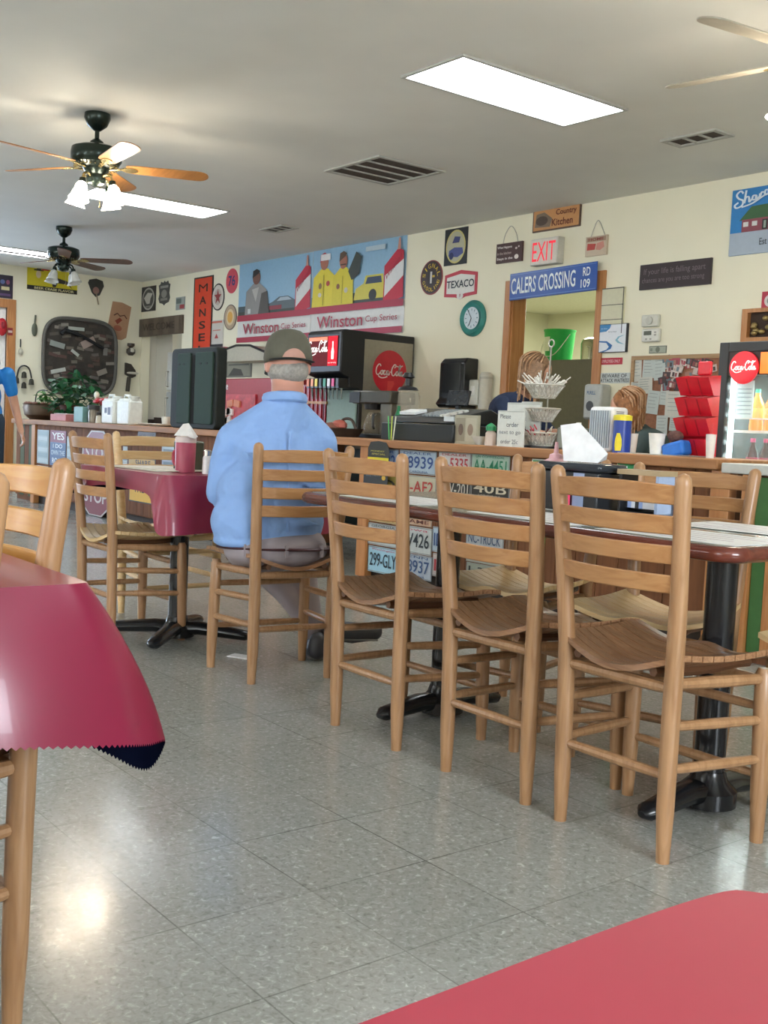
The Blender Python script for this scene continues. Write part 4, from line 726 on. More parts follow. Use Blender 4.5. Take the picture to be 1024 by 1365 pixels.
# ------------------------------------------------------------------ plates and road signs on the bar fronts
BF = BY + .05
def plate(txt, px, bg, fg, lab, top='', bottom='', tcol=None):
    o, w, h = onwall(*px, BF); L = [(txt, .07, .24, .93, .76, fg, .01)]
    if top: L.append((top, .12, .84, .88, .94, tcol or fg, 0))
    if bottom: L.append((bottom, .2, .05, .8, .15, fg, 0))
    return sign('licence_plate', lab, 'licence plate', o, w, h, bg, [('r', .01, .02, .99, .05, '#8a8f90'), ('r', .01, .95, .99, .98, '#8a8f90'), ('r', .0, .0, .015, 1, '#8a8f90'), ('r', .985, 0, 1, 1, '#8a8f90')], L, th=.002, group='licence plates on the bar front', rough=.35)
PLT = [('D-1022', (487, 531, 598, 630), '#9fb2c8', '#2d4f96', 'top row blue licence plate ending in 22', 'DEALER'), ('38939', (533, 582, 601, 632), '#a9bccb', '#2b4a86', 'top row licence plate reading 38939', 'DEALER', 'N CAROLINA'),
       ('D-5335', (585, 628, 603, 634), '#c9c6c3', '#b0383f', 'top row licence plate reading 5335 in red', 'DEALER'), ('AA-4451', (629, 680, 606, 637), '#a5c0ae', '#1d7a55', 'top row licence plate reading AA-4451 in green', 'UN COMMERCIAL'),
       ('7-D', (487, 531, 632, 660), '#8b7c3c', '#2a2820', 'olive licence plate in the second row', ''), ('D-AF2', (533, 582, 634, 664), '#bdb9a2', '#b5403a', 'cream licence plate reading AF2 in red', ''),
       ('KW-201', (585, 628, 636, 667), '#3a3a38', '#bdbab0', 'black licence plate under the red 5335 plate', ''), ('40B', (629, 680, 639, 664), '#2d2a28', '#c9c0a8', 'black licence plate under the green AA-4451 plate', '', 'VIRGINIA'),
       ('WEST', (491, 532, 686, 697), '#b79a66', '#5a3c22', 'tan pictorial licence plate in the third row', ''), ('A13-8897', (491, 532, 699, 728), '#b5bcbf', '#22272e', 'grey licence plate reading 8897', 'GEORGIA'),
       ('299-GLY', (491, 532, 730, 765), '#9fcbe0', '#1f3040', 'light blue licence plate reading 299-GLY', 'Washington', '', '#c03a5a'), ('GAME', (534, 576, 690, 700), '#c7a58c', '#6a3a32', 'pinkish licence plate just under the table edge', ''),
       ('W426', (534, 576, 702, 738), '#c2c9ca', '#1f2a33', 'white licence plate reading W426', 'Iowa', '', '#b8385a'), ('ID-38', (577, 612, 704, 738), '#a9bccd', '#2a4880', 'blue and white licence plate reading ID', ''),
       ('38937', (534, 576, 739, 771), '#aebac8', '#33507f', 'licence plate reading 8937 near the floor', 'PENN', 'CAROLINA'), ('I-C', (577, 612, 740, 771), '#c2b9b6', '#a8383e', 'cream licence plate with red letters by the table column', ''),
       ('NC-TRUCK', (622, 672, 706, 732), '#b9bec2', '#4a5a78', 'pale licence plate right of the table column', ''), ('CAROLINA', (622, 672, 734, 752), '#aaa99c', '#3a3a36', 'grey cream licence plate below the pale one', ''), ('I-300', (622, 672, 753, 772), '#989e90', '#25282a', 'lowest grey licence plate behind the far chair seat', '')]
for a in PLT: plate(*a)
sign('event_card', 'black card with yellow base hanging from the bar edge', 'card', *onwall(491, 519, 588, 616, BY-.003), '#2a2a26', [('r', 0, 0, 1, .22, '#d8c92a')], [('MONDAY', .15, .48, .8, .56, '#c9bf5a', 0), ('SPECIAL', .2, .34, .85, .42, '#c9bf5a', 0)], outline=[(0, 0), (1, 0), (1, .65), (.85, .95), (.5, 1), (.12, .95), (0, .65)], th=.002)
sign('event_card', 'dark card with a yellow dot under the upper card', 'card', *onwall(485, 517, 629, 645, BY+.02), '#30343a', [('e', .84, .55, .08, .2, '#c9a63a')], [('BBQ PARTY', .12, .6, .7, .8, '#8a8f96', 0)], th=.002)
sign('road_sign', 'green road sign with white rim left of the condiment stand', 'sign', *onwall(709, 728, 612, 648, BF), '#dfe8df', [('r', .06, .05, .94, .95, '#1f8a4e')], th=.002)
sign('road_sign', 'green road sign right of the condiment stand', 'sign', *onwall(822, 857, 616, 664, BF), '#cfe6d6', [('r', .03, .02, .97, .97, '#169352'), ('e', .85, .1, .2, .06, '#d8ebe0')], th=.002)
sign('road_sign', 'bright green panel low on the bar behind the chairs', 'sign', *onwall(708, 726, 714, 760, BF), '#1fa843', [], th=.002)
sign('road_sign', 'column of pale stickers at the left end of the bar', 'sign', *onwall(50, 65, 573, 618, BF), '#9fb0b2', [('r', .08, .04+.16*i, .92, .16+.16*i, ('#b4c2c2', '#8fa3a8')[i % 2]) for i in range(6)], th=.002)
sign('road_sign', 'blue and red sign reading YES I DO OWN THE ROAD', 'sign', *onwall(67, 88, 574, 621, BF), '#4a6f98', [('r', 0, .66, 1, 1, '#7e2f48'), ('r', 0, 0, 1, .64, '#40608a')], [('YES', .12, .74, .9, .94, '#e4e0dc', .02), ('I DO', .2, .5, .8, .62, '#d5dde2', .02), ('OWN THE', .08, .3, .94, .44, '#b9c9d4', .02), ('ROAD', .16, .06, .86, .22, '#d5dde2', .02)], th=.002)
sign('road_sign', 'small white SPEED LIMIT sign near the floor at the left end of the bar', 'sign', *onwall(50, 64, 621, 645, BF), '#c6cbcc', [], [('SPEED', .1, .62, .9, .84, '#2d3944', .02), ('LIMIT', .14, .3, .86, .52, '#2d3944', .02)], th=.002)
sign('road_sign', 'column of grey plates beside the YES I DO sign', 'sign', *onwall(89, 99, 582, 640, BF), '#8fa0a6', [('r', .1, .06+.24*i, .9, .24+.24*i, '#a9b8bc') for i in range(4)], th=.002)
OCT = [(.5+.54*math.cos(PI/8+PI/4*i), .5+.54*math.sin(PI/8+PI/4*i)) for i in range(8)]
for lab, px in (('upper dark red STOP sign behind the ladder-back chair', (110, 150, 574, 634)), ('lower dark red STOP sign near the floor of the bar', (108, 148, 636, 688))):
    sign('stop_sign', lab, 'sign', *onwall(*px, BF), '#b9b2ae', [('p', [(.5+(u-.5)*.92, .5+(v-.5)*.93) for u, v in OCT], '#7a1f2c')], [('STOP', .12, .34, .88, .66, '#cfc4c2', .02)], outline=OCT, th=.002)
sign('road_sign', 'dark brown sign reading FOR USE under the bar top', 'sign', *onwall(184, 208, 575, 588, BF), '#4a3428', [], [('FOR USE', .08, .25, .92, .75, '#2a1d18', .02)], th=.002)
sign('road_sign', 'black edged yellow sign reading SHARE', 'sign', *onwall(171, 208, 604, 624, BF), '#2a2620', [('r', .03, .05, .97, .6, '#b98f28')], [('SHARE', .28, .12, .82, .52, '#2a2318', .02)], th=.002)
sign('road_sign', 'yellow sign reading THE ROAD under the table edge', 'sign', *onwall(172, 222, 645, 672, BF), '#2e2a20', [('r', .02, .06, .98, .97, '#d9aa25')], [('THE ROAD', .14, .5, .9, .84, '#33290f', .02)], th=.002)
for lab, px, bg in (('blue-grey licence plate high on the bar front right of the SHARE sign', (216, 236, 595, 609), '#9fb3bd'), ('mottled licence plate right of the SHARE sign, lower one', (216, 236, 613, 623), '#8f94a6'), ('narrow pale plate at the left of the SHARE sign', (164, 170, 595, 622), '#a8b4b4'), ('narrow plate stack under the yellow road sign', (212, 222, 662, 692), '#b3babd'), ('narrow plate stack right of the lower STOP sign', (149, 156, 660, 683), '#9daaa8')):
    sign('licence_plate', lab, 'licence plate', *onwall(*px, BF), bg, [('r', .1, .3, .9, .7, '#5f6f7c')], th=.002, group='licence plates on the bar front')
# ------------------------------------------------------------------ behind the bar
def lid(prof, c, m, n=20, name=None): return MB().lathe(prof, c, n, m)
# soda fountain
sx0, sx1, sy0, sz0, sz1 = -8.60, -8.05, 5.75, .81, 1.84
t = thing('soda_fountain', 'tall black soda fountain with glowing red drink panel and steel side', 'drinks machine', ((sx0+sx1)/2, sy0, sz0)); hw = (sx1-sx0)/2
b = MB(); pr = [(.85, 0), (.85, 1.03), (.03, 1.03), (0, 1.0), (0, .64), (.03, .62), (.1, .6), (.1, .5), (.22, .5), (.22, .13), (.0, .13), (0, 0)]
vs = [(s*hw, y, z) for s in (-1, 1) for y, z in pr]; n = len(pr)
b.add(vs, [tuple(range(n))[::-1], tuple(range(n, 2*n))] + [(i, (i+1) % n, (i+1) % n+n, i+n) for i in range(n)], BLACK); b.build('cabinet', t, bevel=.012)
MB().bb(hw, hw+.004, .26, .83, .04, .96, STEEL).build('side_panel', t)
d = MB(); cy_, cz = .56, .68; d.add([(hw+.006, cy_ + .2*math.cos(a), cz + .2*math.sin(a)) for a in [2*PI*i/36 for i in range(36)]], [tuple(range(36))], P('#c02431', .3)); d.add([(hw+.0065, cy_+(x)*.2, cz+z*.2) for x, z in ((.02, -.99), (.3, -.55), (.26, -.4), (-.1, -.42), (-.12, -.96))], [(0, 1, 2, 3, 4)], P('#d2433f', .3)); d.build('disc_logo', t)
l = MB(); coke(l, -.165, -.06, .165, .07, 0, P('#e6dcd2', .4)); l.v = [(hw+.008, cy_ + x, cz + z) for x, y, z in l.v]; l.build('lettering', t)
m = MB(); m.bb(-hw+.035, hw-.05, -.006, 0, .70, .97, P('#5c0d14', .8, 0, .1, .3)); m.bb(hw-.2, hw-.05, -.008, -.005, .70, .97, P('#d2152a', .8, 0, .05, .3)); m.bb(-hw+.04, hw-.21, -.008, -.005, .93, .965, P('#c9682c', .3, 0, .1, .4)); pn = m.build('lit_panel', t, bevel=.003)
l = MB(); coke(l, -hw+.03, .80, hw-.2, .93, -.0095, P('#f5efe8', .4, 0, 0, .4)); q = [(-.012, .76), (.012, .76), (.014, .83), (.006, .87), (.006, .92), (-.006, .92), (-.006, .87), (-.014, .83)]
l.prism([(x*1.5 + hw-.12, z) for x, z in q], -.0095, -.0085, P('#f5efe8', .4, 0, 0, .4)); put_text(l, 'taste the feeling', hw-.19, .72, hw-.06, .735, -.0095, P('#f5efe8', .4, 0, 0, .4), 0); l.build('lettering', pn)
for i, c in enumerate(('#c86a3a', '#d98a5a', '#d9c23a', '#1a1a1a', '#2f8a6a', '#d7d2d6', '#cf3a78', '#222222')):
    x = -hw+.04 + i*(2*hw-.08)/7; v = MB().bb(x-.026, x+.026, .0, .1, .5, .59, P('#15161a', .35)).bb(x-.02, x+.02, -.004, 0, .515, .585, P(c, .4, 0, .05, .15)); v = v.build('valve', t, bevel=.003)
    MB().tube([(x, .05, .5), (x, .05, .46), (x, .06, .4)], [.012, .009, .004], 8, P('#9aa5a0', .25, .3)).build('nozzle', v)
MB().bb(-hw+.02, hw-.02, .2, .218, .14, .49, P('#9cb5ab', .6, 0, .04)).build('splash_plate', t); MB().bb(-hw, hw, -.06, .2, .0, .11, BLACK).build('drip_tray', t, bevel=.006)
# red ribbed drinks cooler left of it
c0 = ony((398, 520), 5.9).x; c1 = ony((432, 520), 5.9).x
t = thing('drinks_cooler', 'red ribbed box cooler half hidden behind the man at the soda fountain', 'cooler', ((c0+c1)/2-.1, 5.95, .81)); h = (c1-c0)/2+.1
MB().bb(-h, h, 0, .5, 0, .55, P('#8e1a24', .35)).build('body', t, bevel=.01)
for i in range(9): x = -h+.03+i*(2*h-.06)/8; MB().bb(x-.008, x+.008, -.012, 0, .02, .53, P('#b8303a', .3)).build('rib', t)
MB().bb(-h, h, -.02, 0, .36, .385, P('#c48a52', .4)).build('trim_strip', t)
# red display counter behind the green case
o = ony((322, 520), 6.0); t = thing('display_case', 'red snack display case with white round tray behind the seated man', 'display case', (o.x, 6.0, .81))
MB().bb(-.45, .8, 0, .5, .0, .62, P('#a8232e', .4)).build('cabinet', t, bevel=.01); MB().bb(-.42, .32, -.02, 0, .05, .45, P('#c8424a', .35, 0, .25, scale=18)).build('front_panel', t); l = MB(); put_text(l, 'the', -.42, .5, -.28, .58, -.004, flat('#e8e0da')); l.build('lettering', t)
for i in range(10): MB().box((rnd.uniform(-.36, .26), -.03, .08+.09*(i % 4)), (.12, .02, .07), flat(rnd.choice(['#d8b8a8', '#e6d9d0', '#c0303a', '#e08a6a'])), rot=(0, rnd.uniform(-.3, .3), 0)).build('snack_bag', t)
o = ony((352, 508), 5.9); t = thing('serving_tray', 'large round metal tray standing upright behind the seated man', 'tray', (o.x-.03, 6.1, 1.592)); m = MB(); m.T = T_; m.lathe([(0, 0), (.15, 0), (.16, .02), (.15, .02), (.0, .005)], n=36, m=P('#8f8f80', .6, 0)); m.build('plate', t); m = MB(); m.T = T_; m.tube([(.16*math.cos(a), .16*math.sin(a), .02) for a in [2*PI*i/36 for i in range(36)]], .008, 6, DGREY, closed=True); m.build('rim', t)
o = ony((325, 470), 6.3); t = thing('range_hood', 'curved beige hood with dark edge on the wall above the red display', 'hood', (o.x, WALL, 1.68)); m = MB()
pts = [(-.5, .1), (-.2, .15), (.1, .14), (.45, .05), (.5, -.03), (-.5, -.03)]; m.prism(pts, -.3, -.03, P('#b5b09c', .5)); m.build('canopy', t); MB().tube([(x, -.3, z) for x, z in pts[:4]], .014, 6, BLACK).build('edge_trim', t)
o, w, h = onwall(302, 336, 482, 503); b = sign('kitchen_picture', 'small dark framed picture below the curved hood', 'picture', o, w, h, '#6c6a5e', [('r', .06, .08, .94, .92, '#8a8876'), ('p', [(.1, .1), (.3, .6), (.6, .5), (.7, .1)], '#45443c'), ('r', .1, .75, .9, .85, '#5b594e')])
o, w, h = onwall(352, 397, 459, 470); sign('label_sign', 'dark green strip sign under the left racing poster', 'sign', (o[0]+.9, o[1], o[2]), w*.7, h, '#3f5a50', [('r', .05, .3, .95, .7, '#8fa39a')], th=.004)
o, w, h = onwall(294, 304, 463, 474); sign('label_sign', 'small pink and dark box sign beside the tall orange sign', 'sign', (o[0], WALL, o[2]), w, h, '#b84a5c', [('r', .3, .2, .7, .7, '#5a2430')], th=.05)

# refrigerator in the hall opening
o = ony((231, 500), 7.3); t = thing('refrigerator', 'white and steel refrigerator edge seen through the left doorway', 'refrigerator', (FRX+.36, 6.84, 0))
MB().bb(-.35, .35, 0, .6, .03, 1.86, P('#c9ccca', .35, .2)).build('body', t, bevel=.015); MB().bb(-.35, .35, -.05, -.005, 1.35, 1.86, P('#d6d8d4', .3)).build('freezer_door', t, bevel=.01); MB().bb(-.35, .35, -.05, -.005, .05, 1.33, P('#c2c9cd', .25, .3)).build('door', t, bevel=.01)
for z0, z1 in ((1.4, 1.6), (.8, 1.25)): MB().tube([(-.3, -.05, z0), (-.3, -.085, z0), (-.3, -.085, z1), (-.3, -.05, z1)], .01, 8, STEEL).build('handle', t)
b = MB().lathe([(.1, 0), (.12, .1), (.1, .2), (.03, .22)], (FRX+.3, 7.1, 1.86), 20, BLACK).build('pot'); tag(b, 'dark pot on top of the refrigerator in the left doorway', 'pot')

# kitchen: steel cooler, bucket, pots
t = thing('steel_cooler', 'grey steel kitchen cooler seen through the kitchen door', 'refrigerator', (-7.15, 7.8, 0))
MB().bb(-.73, .53, .03, .67, 0, .08, BLACK).build('plinth', t)
MB().bb(-.75, .55, 0, .7, .08, 1.70, P('#6a675f', .5, .1)).build('body', t, bevel=.01); MB().bb(-.75, .55, -.03, -.004, .98, 1.69, P('#6e6b64', .5, .1)).build('upper_door', t); MB().bb(-.75, .55, -.06, -.004, .9, .96, P('#a9a592', .3, .6)).build('ledge', t); MB().bb(-.75, .55, -.03, -.004, .1, .88, P('#77776c', .5, .1)).build('lower_door', t)
t = thing('bucket', 'bright green plastic bucket with white label on top of the steel cooler', 'bucket', (-7.56, 8.05, 1.70)); MB().lathe([(.0, 0), (.13, 0), (.155, .3), (.16, .3), (.16, .315), (.15, .315)], n=28, m=P('#1fb655', .4, 0, .04)).build('body', t)
MB().tube(catmull([(-.155, -.02, .27), (-.1, -.15, .1), (0, -.18, .045), (.1, -.15, .08), (.155, -.02, .27)], 6), .004, 6, WHITE).build('handle', t); b = MB(); b.add([(.148*math.sin(a), -.149*math.cos(a)-.004, z) for z in (.1, .24) for a in (-.75, -.5, -.25, 0, .1)], [(i, i+1, i+6, i+5) for i in range(4)], flat('#e9efe2')); b.build('label_patch', t)
t = thing('stock_pot', 'shiny steel pot with ladle beside the green bucket', 'pot', (-7.09, 8.0, 1.70)); MB().lathe([(0, 0), (.1, 0), (.105, .16), (.09, .2), (.04, .22), (0, .225)], n=24, m=P('#c2c4b4', .2, .8)).build('body', t); MB().tube([(.07, -.1, 0), (.07, -.1, .12), (.03, -.11, .13)], .006, 6, CHROME).build('ladle', t)

# ------------------------------------------------------------------ things on the bar
def on(px, y=4.5, z=BZ): v = ony((px, 585), y); return (v.x, y, z)
# tall green case
x0, x1 = ony((232, 520), 4.25).x, ony((293, 520), 4.25).x
t = thing('plastic_case', 'tall dark green moulded plastic case standing on the bar left of the man', 'case', ((x0+x1)/2, BY+.02, BZ)); hw = (x1-x0)/2; H = .65; GR = P('#1b352b', .75, 0, .05); GD = P('#0e1816', .7)
MB().prism(rrect(-hw, 0, hw, H, .05), .0, .09, GD).build('shell', t, bevel=.01)
for a, b_ in ((-hw+.13, -.03), (.05, hw-.05)): MB().prism(rrect(a, .04, b_, H-.04, .02), -.014, .004, GR).build('raised_panel', t, bevel=.006)
for x in (-.22, -.14, .14, .24): MB().prism(circ(x, H-.13, .018, .008), -.016, -.013, GD).build('slot', t)
MB().prism([(-.03, .04), (.045, .04), (.045, H-.06), (-.03, H-.06)], -.004, .006, P('#060a09', .95)).build('groove', t)
# plants
def leafmesh(n, R, hgt, size, cols_, up=.5, seed=3):
    m = MB(); r_ = random.Random(seed)
    for i in range(n):
        a = r_.uniform(0, 2*PI); rr = R*math.sqrt(r_.random()); z = hgt*r_.uniform(.1, 1)*(1-.35*rr/R); p = Vector((rr*math.cos(a), rr*math.sin(a), z)); s = size*r_.uniform(.7, 1.3)
        e = Euler((r_.uniform(-.9, .5), r_.uniform(-.5, .5), a + r_.uniform(-1, 1) - PI/2)).to_matrix()
        sh = [(0, 0, 0), (-.35, .35, .05), (-.45, .7, .02), (-.2, 1.0, -.05), (0, 1.3, -.15), (.2, 1.0, -.05), (.45, .7, .02), (.35, .35, .05), (0, .6, -.08)]
        vs = [p + e @ Vector(q)*s for q in sh]; m.add(vs, [(0, 1, 8), (1, 2, 8), (2, 3, 8), (3, 4, 8), (4, 5, 8), (5, 6, 8), (6, 7, 8), (7, 0, 8)], P(r_.choice(cols_), .45))
        if i % 5 == 0: m.tube([(0, 0, 0), p*.6 + Vector((0, 0, z*.1)), p], .003, 4, P('#4f6a34', .6))
    return m
o = on(58, 4.5); t = thing('plant_basket', 'metal cauldron with handle holding a small spiky plant on the bar', 'planter', o); MB().lathe([(0, 0), (.15, 0), (.21, .05), (.23, .13), (.22, .16), (.235, .17), (.21, .16)], n=28, m=P('#5b4b3a', .4, .4)).build('pot', t)
MB().tube(catmull([(-.22, 0, .14), (-.27, 0, .2), (-.22, 0, .3), (-.05, 0, .33), (.08, 0, .32)], 6), .007, 6, BLACK).build('handle', t); 
for i in range(14): a = 2*PI*i/14; MB().ball((.19*math.cos(a), .19*math.sin(a), .175), (.03, .03, .02), 8, P('#8a6252', .7)).build('pebble', t)
fo = leafmesh(60, .1, .2, .05, ['#3f7a2f', '#5a9a44', '#2f6a2a'], seed=5); f_ = fo.build('foliage', t, loc=(.05, 0, .15)); f_['kind'] = 'stuff'
o = on(98, 4.55); t = thing('potted_plant', 'bushy dark green leafy plant in a brown pot on the bar', 'plant', o); MB().lathe([(0, 0), (.1, 0), (.15, .15), (.16, .17), (.14, .16)], n=24, m=P('#6a4234', .6)).build('pot', t)
fo = leafmesh(190, .23, .55, .085, ['#1f5a34', '#2a7042', '#184a2a', '#35804a'], seed=8); f_ = fo.build('foliage', t, loc=(0, 0, .04)); f_['kind'] = 'stuff'
# clutter
def simple(name, label, cat, mb, loc, bevel=0, rz=0, group=None): b = mb.build(name, bevel=bevel); b.location = loc; b.rotation_euler = (0, 0, rz); return tag(b, label, cat, group)
simple('cardboard_box', 'flat pinkish box lying on the bar beside the leafy plant', 'box', MB().box((0, 0, .035), (.42, .25, .07), P('#c07a78', .6)).box((0, 0, .075), (.36, .2, .01), P('#e0d4cc', .6)), on(92, 4.42), .006)
simple('plastic_bag', 'crumpled white plastic bag behind the pink box on the bar', 'bag', MB().ball((0, 0, .08), (.14, .09, .08), 10, P('#cfd0c8', .5, bump=.5)).ball((.08, 0, .1), (.09, .07, .06), 8, P('#d8d8d0', .5)), on(103, 4.62))
simple('napkin_box', 'square teal-grey box on the bar right of the pink box', 'box', MB().box((0, 0, .075), (.22, .16, .15), P('#6f9a96', .5)).box((0, 0, .152), (.2, .14, .006), P('#9ab8b2', .5)), on(113.5, 4.4), .005)
t = thing('syrup_jar', 'squat glass jar with dark lid on the bar beside the teal box', 'jar', on(124, 4.4)); MB().lathe([(0, 0), (.05, 0), (.055, .1), (.045, .13), (0, .13)], n=18, m=P('#8a8274', .2, .2)).build('body', t); MB().lathe([(0, .13), (.06, .13), (.06, .17), (.0, .18)], n=18, m=DGREY).build('lid', t)
t = thing('salt_shaker', 'small white shaker on the bar between the jar and the red flowers', 'shaker', on(131, 4.36)); MB().lathe([(0, 0), (.03, 0), (.025, .07), (0, .08)], n=14, m=P('#ddd8c4', .4)).build('body', t); MB().lathe([(.02, .08), (.025, .1), (0, .11)], n=14, m=DGREY).build('lid', t)
t = thing('flower_vase', 'small grey tin of red flowers with one white bloom on the bar', 'vase', on(136, 4.55)); MB().lathe([(0, 0), (.05, 0), (.065, .17), (.06, .17)], n=18, m=P('#8f918b', .4, .3)).build('vase', t)
f = MB()
for i in range(9): a = rnd.uniform(0, 6.28); p = (.12*math.cos(a), .06*math.sin(a), rnd.uniform(.19, .25)); f.ball(p, (.05, .035, .022), 8, P('#c02a34', .5)); f.tube([(0, 0, .1), p], .004, 5, P('#3f6a35', .6))
f.build('red_bloom', t); MB().ball((-.16, 0, .28), (.035, .03, .04), 8, P('#e6e2cc', .5)).tube([(0, 0, .1), (-.16, 0, .28)], .004, 5, P('#3f6a35', .6)).build('white_bloom', t)
for lab, px, y_, cap_ in (('square white plastic jug with a dark blue printed label on the bar', 151, 4.36, True), ('plain milky white plastic jug on the bar nearest the doorway', 172, 4.36, False)):
    t = thing('plastic_jug', lab, 'jug', on(px, y_), 0, 'white plastic jugs on the bar'); Wm = P('#dfe3dc', .45)
    MB().box((0, 0, .11), (.26, .14, .22), Wm).box((0, 0, .225), (.23, .12, .03), Wm).build('body', t, bevel=.03, seg=3); MB().lathe([(.05, .23), (.055, .26), (0, .265)], (.08, 0, 0), 18, Wm).build('cap', t)
    MB().tube([(-.12, 0, .235), (-.1, 0, .27), (.0, 0, .27), (.02, 0, .235)], .012, 8, Wm).build('handle', t)
    if cap_: l = MB(); l.bb(-.07, .1, -.072, -.0705, .07, .17, flat('#e8eae8')).bb(-.05, .0, -.0735, -.072, .1, .15, flat('#2b3352')).bb(.02, .08, -.0735, -.072, .085, .155, flat('#39425f')); l.build('printed_label', t)
for i, px in enumerate((198, 207, 216)): simple('paper_plate', ['left stack of white paper plates at the end of the left bar', 'middle white paper plate on the left bar', 'right white paper plate touching the green case'][i], 'plate', MB().lathe([(0, 0), (.07, 0), (.1, .02), (.1, .025), (0, .012)], n=24, m=P('#dad9cf', .6)), on(px, 4.36), 0, 0, 'white paper plates')
t = thing('foam_cup', 'white foam cup on the left bar beside the paper plates', 'cup', on(221, 4.5)); MB().lathe([(0, 0), (.035, 0), (.045, .09), (.04, .09), (.03, .01)], n=20, m=P('#e6e4dc', .6)).build('cup', t)
# juice/coffee grinder cluster next to the register
t = thing('coffee_brewer', 'steel and black coffee brewer with glass pot on the bar by the cash register', 'coffee maker', on(508, 4.72, BZ)); Bk = P('#26241f', .35)
MB().bb(-.22, .2, -.1, .12, .0, .03, BLACK).build('base', t, bevel=.005); MB().bb(.08, .2, -.08, .1, .03, .3, P('#6a665a', .35, .6)).build('column', t, bevel=.005); MB().bb(-.22, .22, -.11, .12, .24, .33, P('#4a473f', .35, .6)).build('head', t, bevel=.01)
MB().lathe([(.075, .2), (.085, .24)], (-.08, 0, 0), 20, BLACK).build('filter_basket', t); MB().lathe([(0, .03), (.075, .03), (.085, .08), (.06, .15), (.05, .18)], (-.08, 0, 0), 20, glass('#8a8272', .05, .55)).build('glass_pot', t)
MB().tube([(-.02, -.04, .17), (.03, -.1, .16), (.03, -.1, .08), (-.01, -.06, .07)], .01, 8, BLACK).build('pot_handle', t); MB().bb(-.24, -.12, -.115, -.1, .245, .32, BLACK).build('control_panel', t)
for z, s_, c in ((.37, .11, '#a9a28c'), (.44, .1, '#b5ad96')): pass
t = thing('glass_jar', 'clear glass jar with black knob behind the coffee brewer', 'jar', on(541, 4.76, BZ+0)); MB().lathe([(0, 0), (.08, 0), (.085, .3), (.07, .34)], n=24, m=glass('#b9b3a2', .05, .45)).build('body', t); MB().lathe([(.0, .34), (.075, .34), (.06, .36), (.02, .37), (.02, .42), (.045, .43), (.03, .46), (0, .465)], n=20, m=BLACK).build('lid', t)
t = thing('squeeze_bottle', 'tall green bottle between the coffee brewer and cash register', 'bottle', on(530, 4.42)); MB().lathe([(0, 0), (.028, 0), (.03, .15), (.012, .19), (.01, .22), (0, .22)], n=16, m=P('#1f6a45', .25)).build('body', t)
for i in range(3): simple('straw', ['green drinking straw leaning by the cash register', 'yellow-green drinking straw by the cash register', 'pale drinking straw by the cash register'][i], 'straw', MB().tube([(0, 0, 0), ((i-1)*.02, 0, .15)], .004, 6, P(['#4fae5a', '#b9c94a', '#d9ddc0'][i], .5)), on(519+2.5*i, 4.3))
simple('paper_bundle', 'crumpled brown and red wrappers on the bar beside the man', 'wrapper', MB().ball((0, 0, .05), (.12, .07, .05), 9, P('#7a4a3a', .6, bump=.6)).ball((.07, .02, .08), (.07, .05, .04), 8, P('#a8584a', .6)).ball((-.1, 0, .04), (.07, .05, .035), 8, P('#b9a68a', .6)), on(441, 4.45))
t = thing('serving_bowl', 'dark basket with curled handle on the bar left of the coffee brewer', 'basket', on(462, 4.5)); MB().lathe([(0, 0), (.08, 0), (.12, .06), (.11, .06)], n=20, m=P('#2a221c', .5)).build('bowl', t); MB().tube(catmull([(-.11, 0, .05), (-.05, 0, .12), (.05, 0, .12), (.11, 0, .05)], 6), .01, 8, P('#3a2c20', .5)).build('handle', t)
# cash register
x0, x1 = ony((521, 575), 4.4).x, ony((617, 575), 4.4).x
t = thing('cash_register', 'black electronic cash register with raised display on the bar', 'cash register', ((x0+x1)/2, 4.32, BZ)); hw = (x1-x0)/2; RB = P('#1b2023', .35)
MB().bb(-hw, hw, 0, .42, 0, .11, RB).build('cash_drawer', t, bevel=.006); b = MB(); pr = [(.04, .115), (.06, .155), (.34, .215), (.4, .19), (.4, .115)]; vs = [(s*(hw-.03), y, z) for s in (-1, 1) for y, z in pr]; n = 5
b.add(vs, [tuple(range(n))[::-1], tuple(range(n, 2*n))] + [(i, (i+1) % n, (i+1) % n+n, i+n) for i in range(n)], RB); b.build('keyboard_housing', t, bevel=.008)
for r_ in range(4):
    for c in range(7): kx = -.02+.034*c; y = .09+.05*r_; z = .155+(y-.06)*.214+.006; MB().box((kx, y, z), (.026, .034, .012), P('#8f979b' if c < 5 else '#c9c9c2', .4), rot=(.21, 0, 0)).build('key', t)
MB().box((-.2, .14, .185), (.16, .1, .02), P('#dfe4e4', .5), rot=(.21, 0, 0)).build('receipt_printer', t, bevel=.003); MB().box((-.02, .36, .285), (.2, .02, .1), P('#23272c', .2), rot=(-.25, 0, 0)).build('customer_display', t, bevel=.004); MB().bb(-.035, -.005, .35, .37, .2, .25, RB).build('display_stem', t)
MB().bb(hw-.12, hw-.03, .03, .0385, .13, .16, flat('#c9d2d6')).build('price_sticker', t)
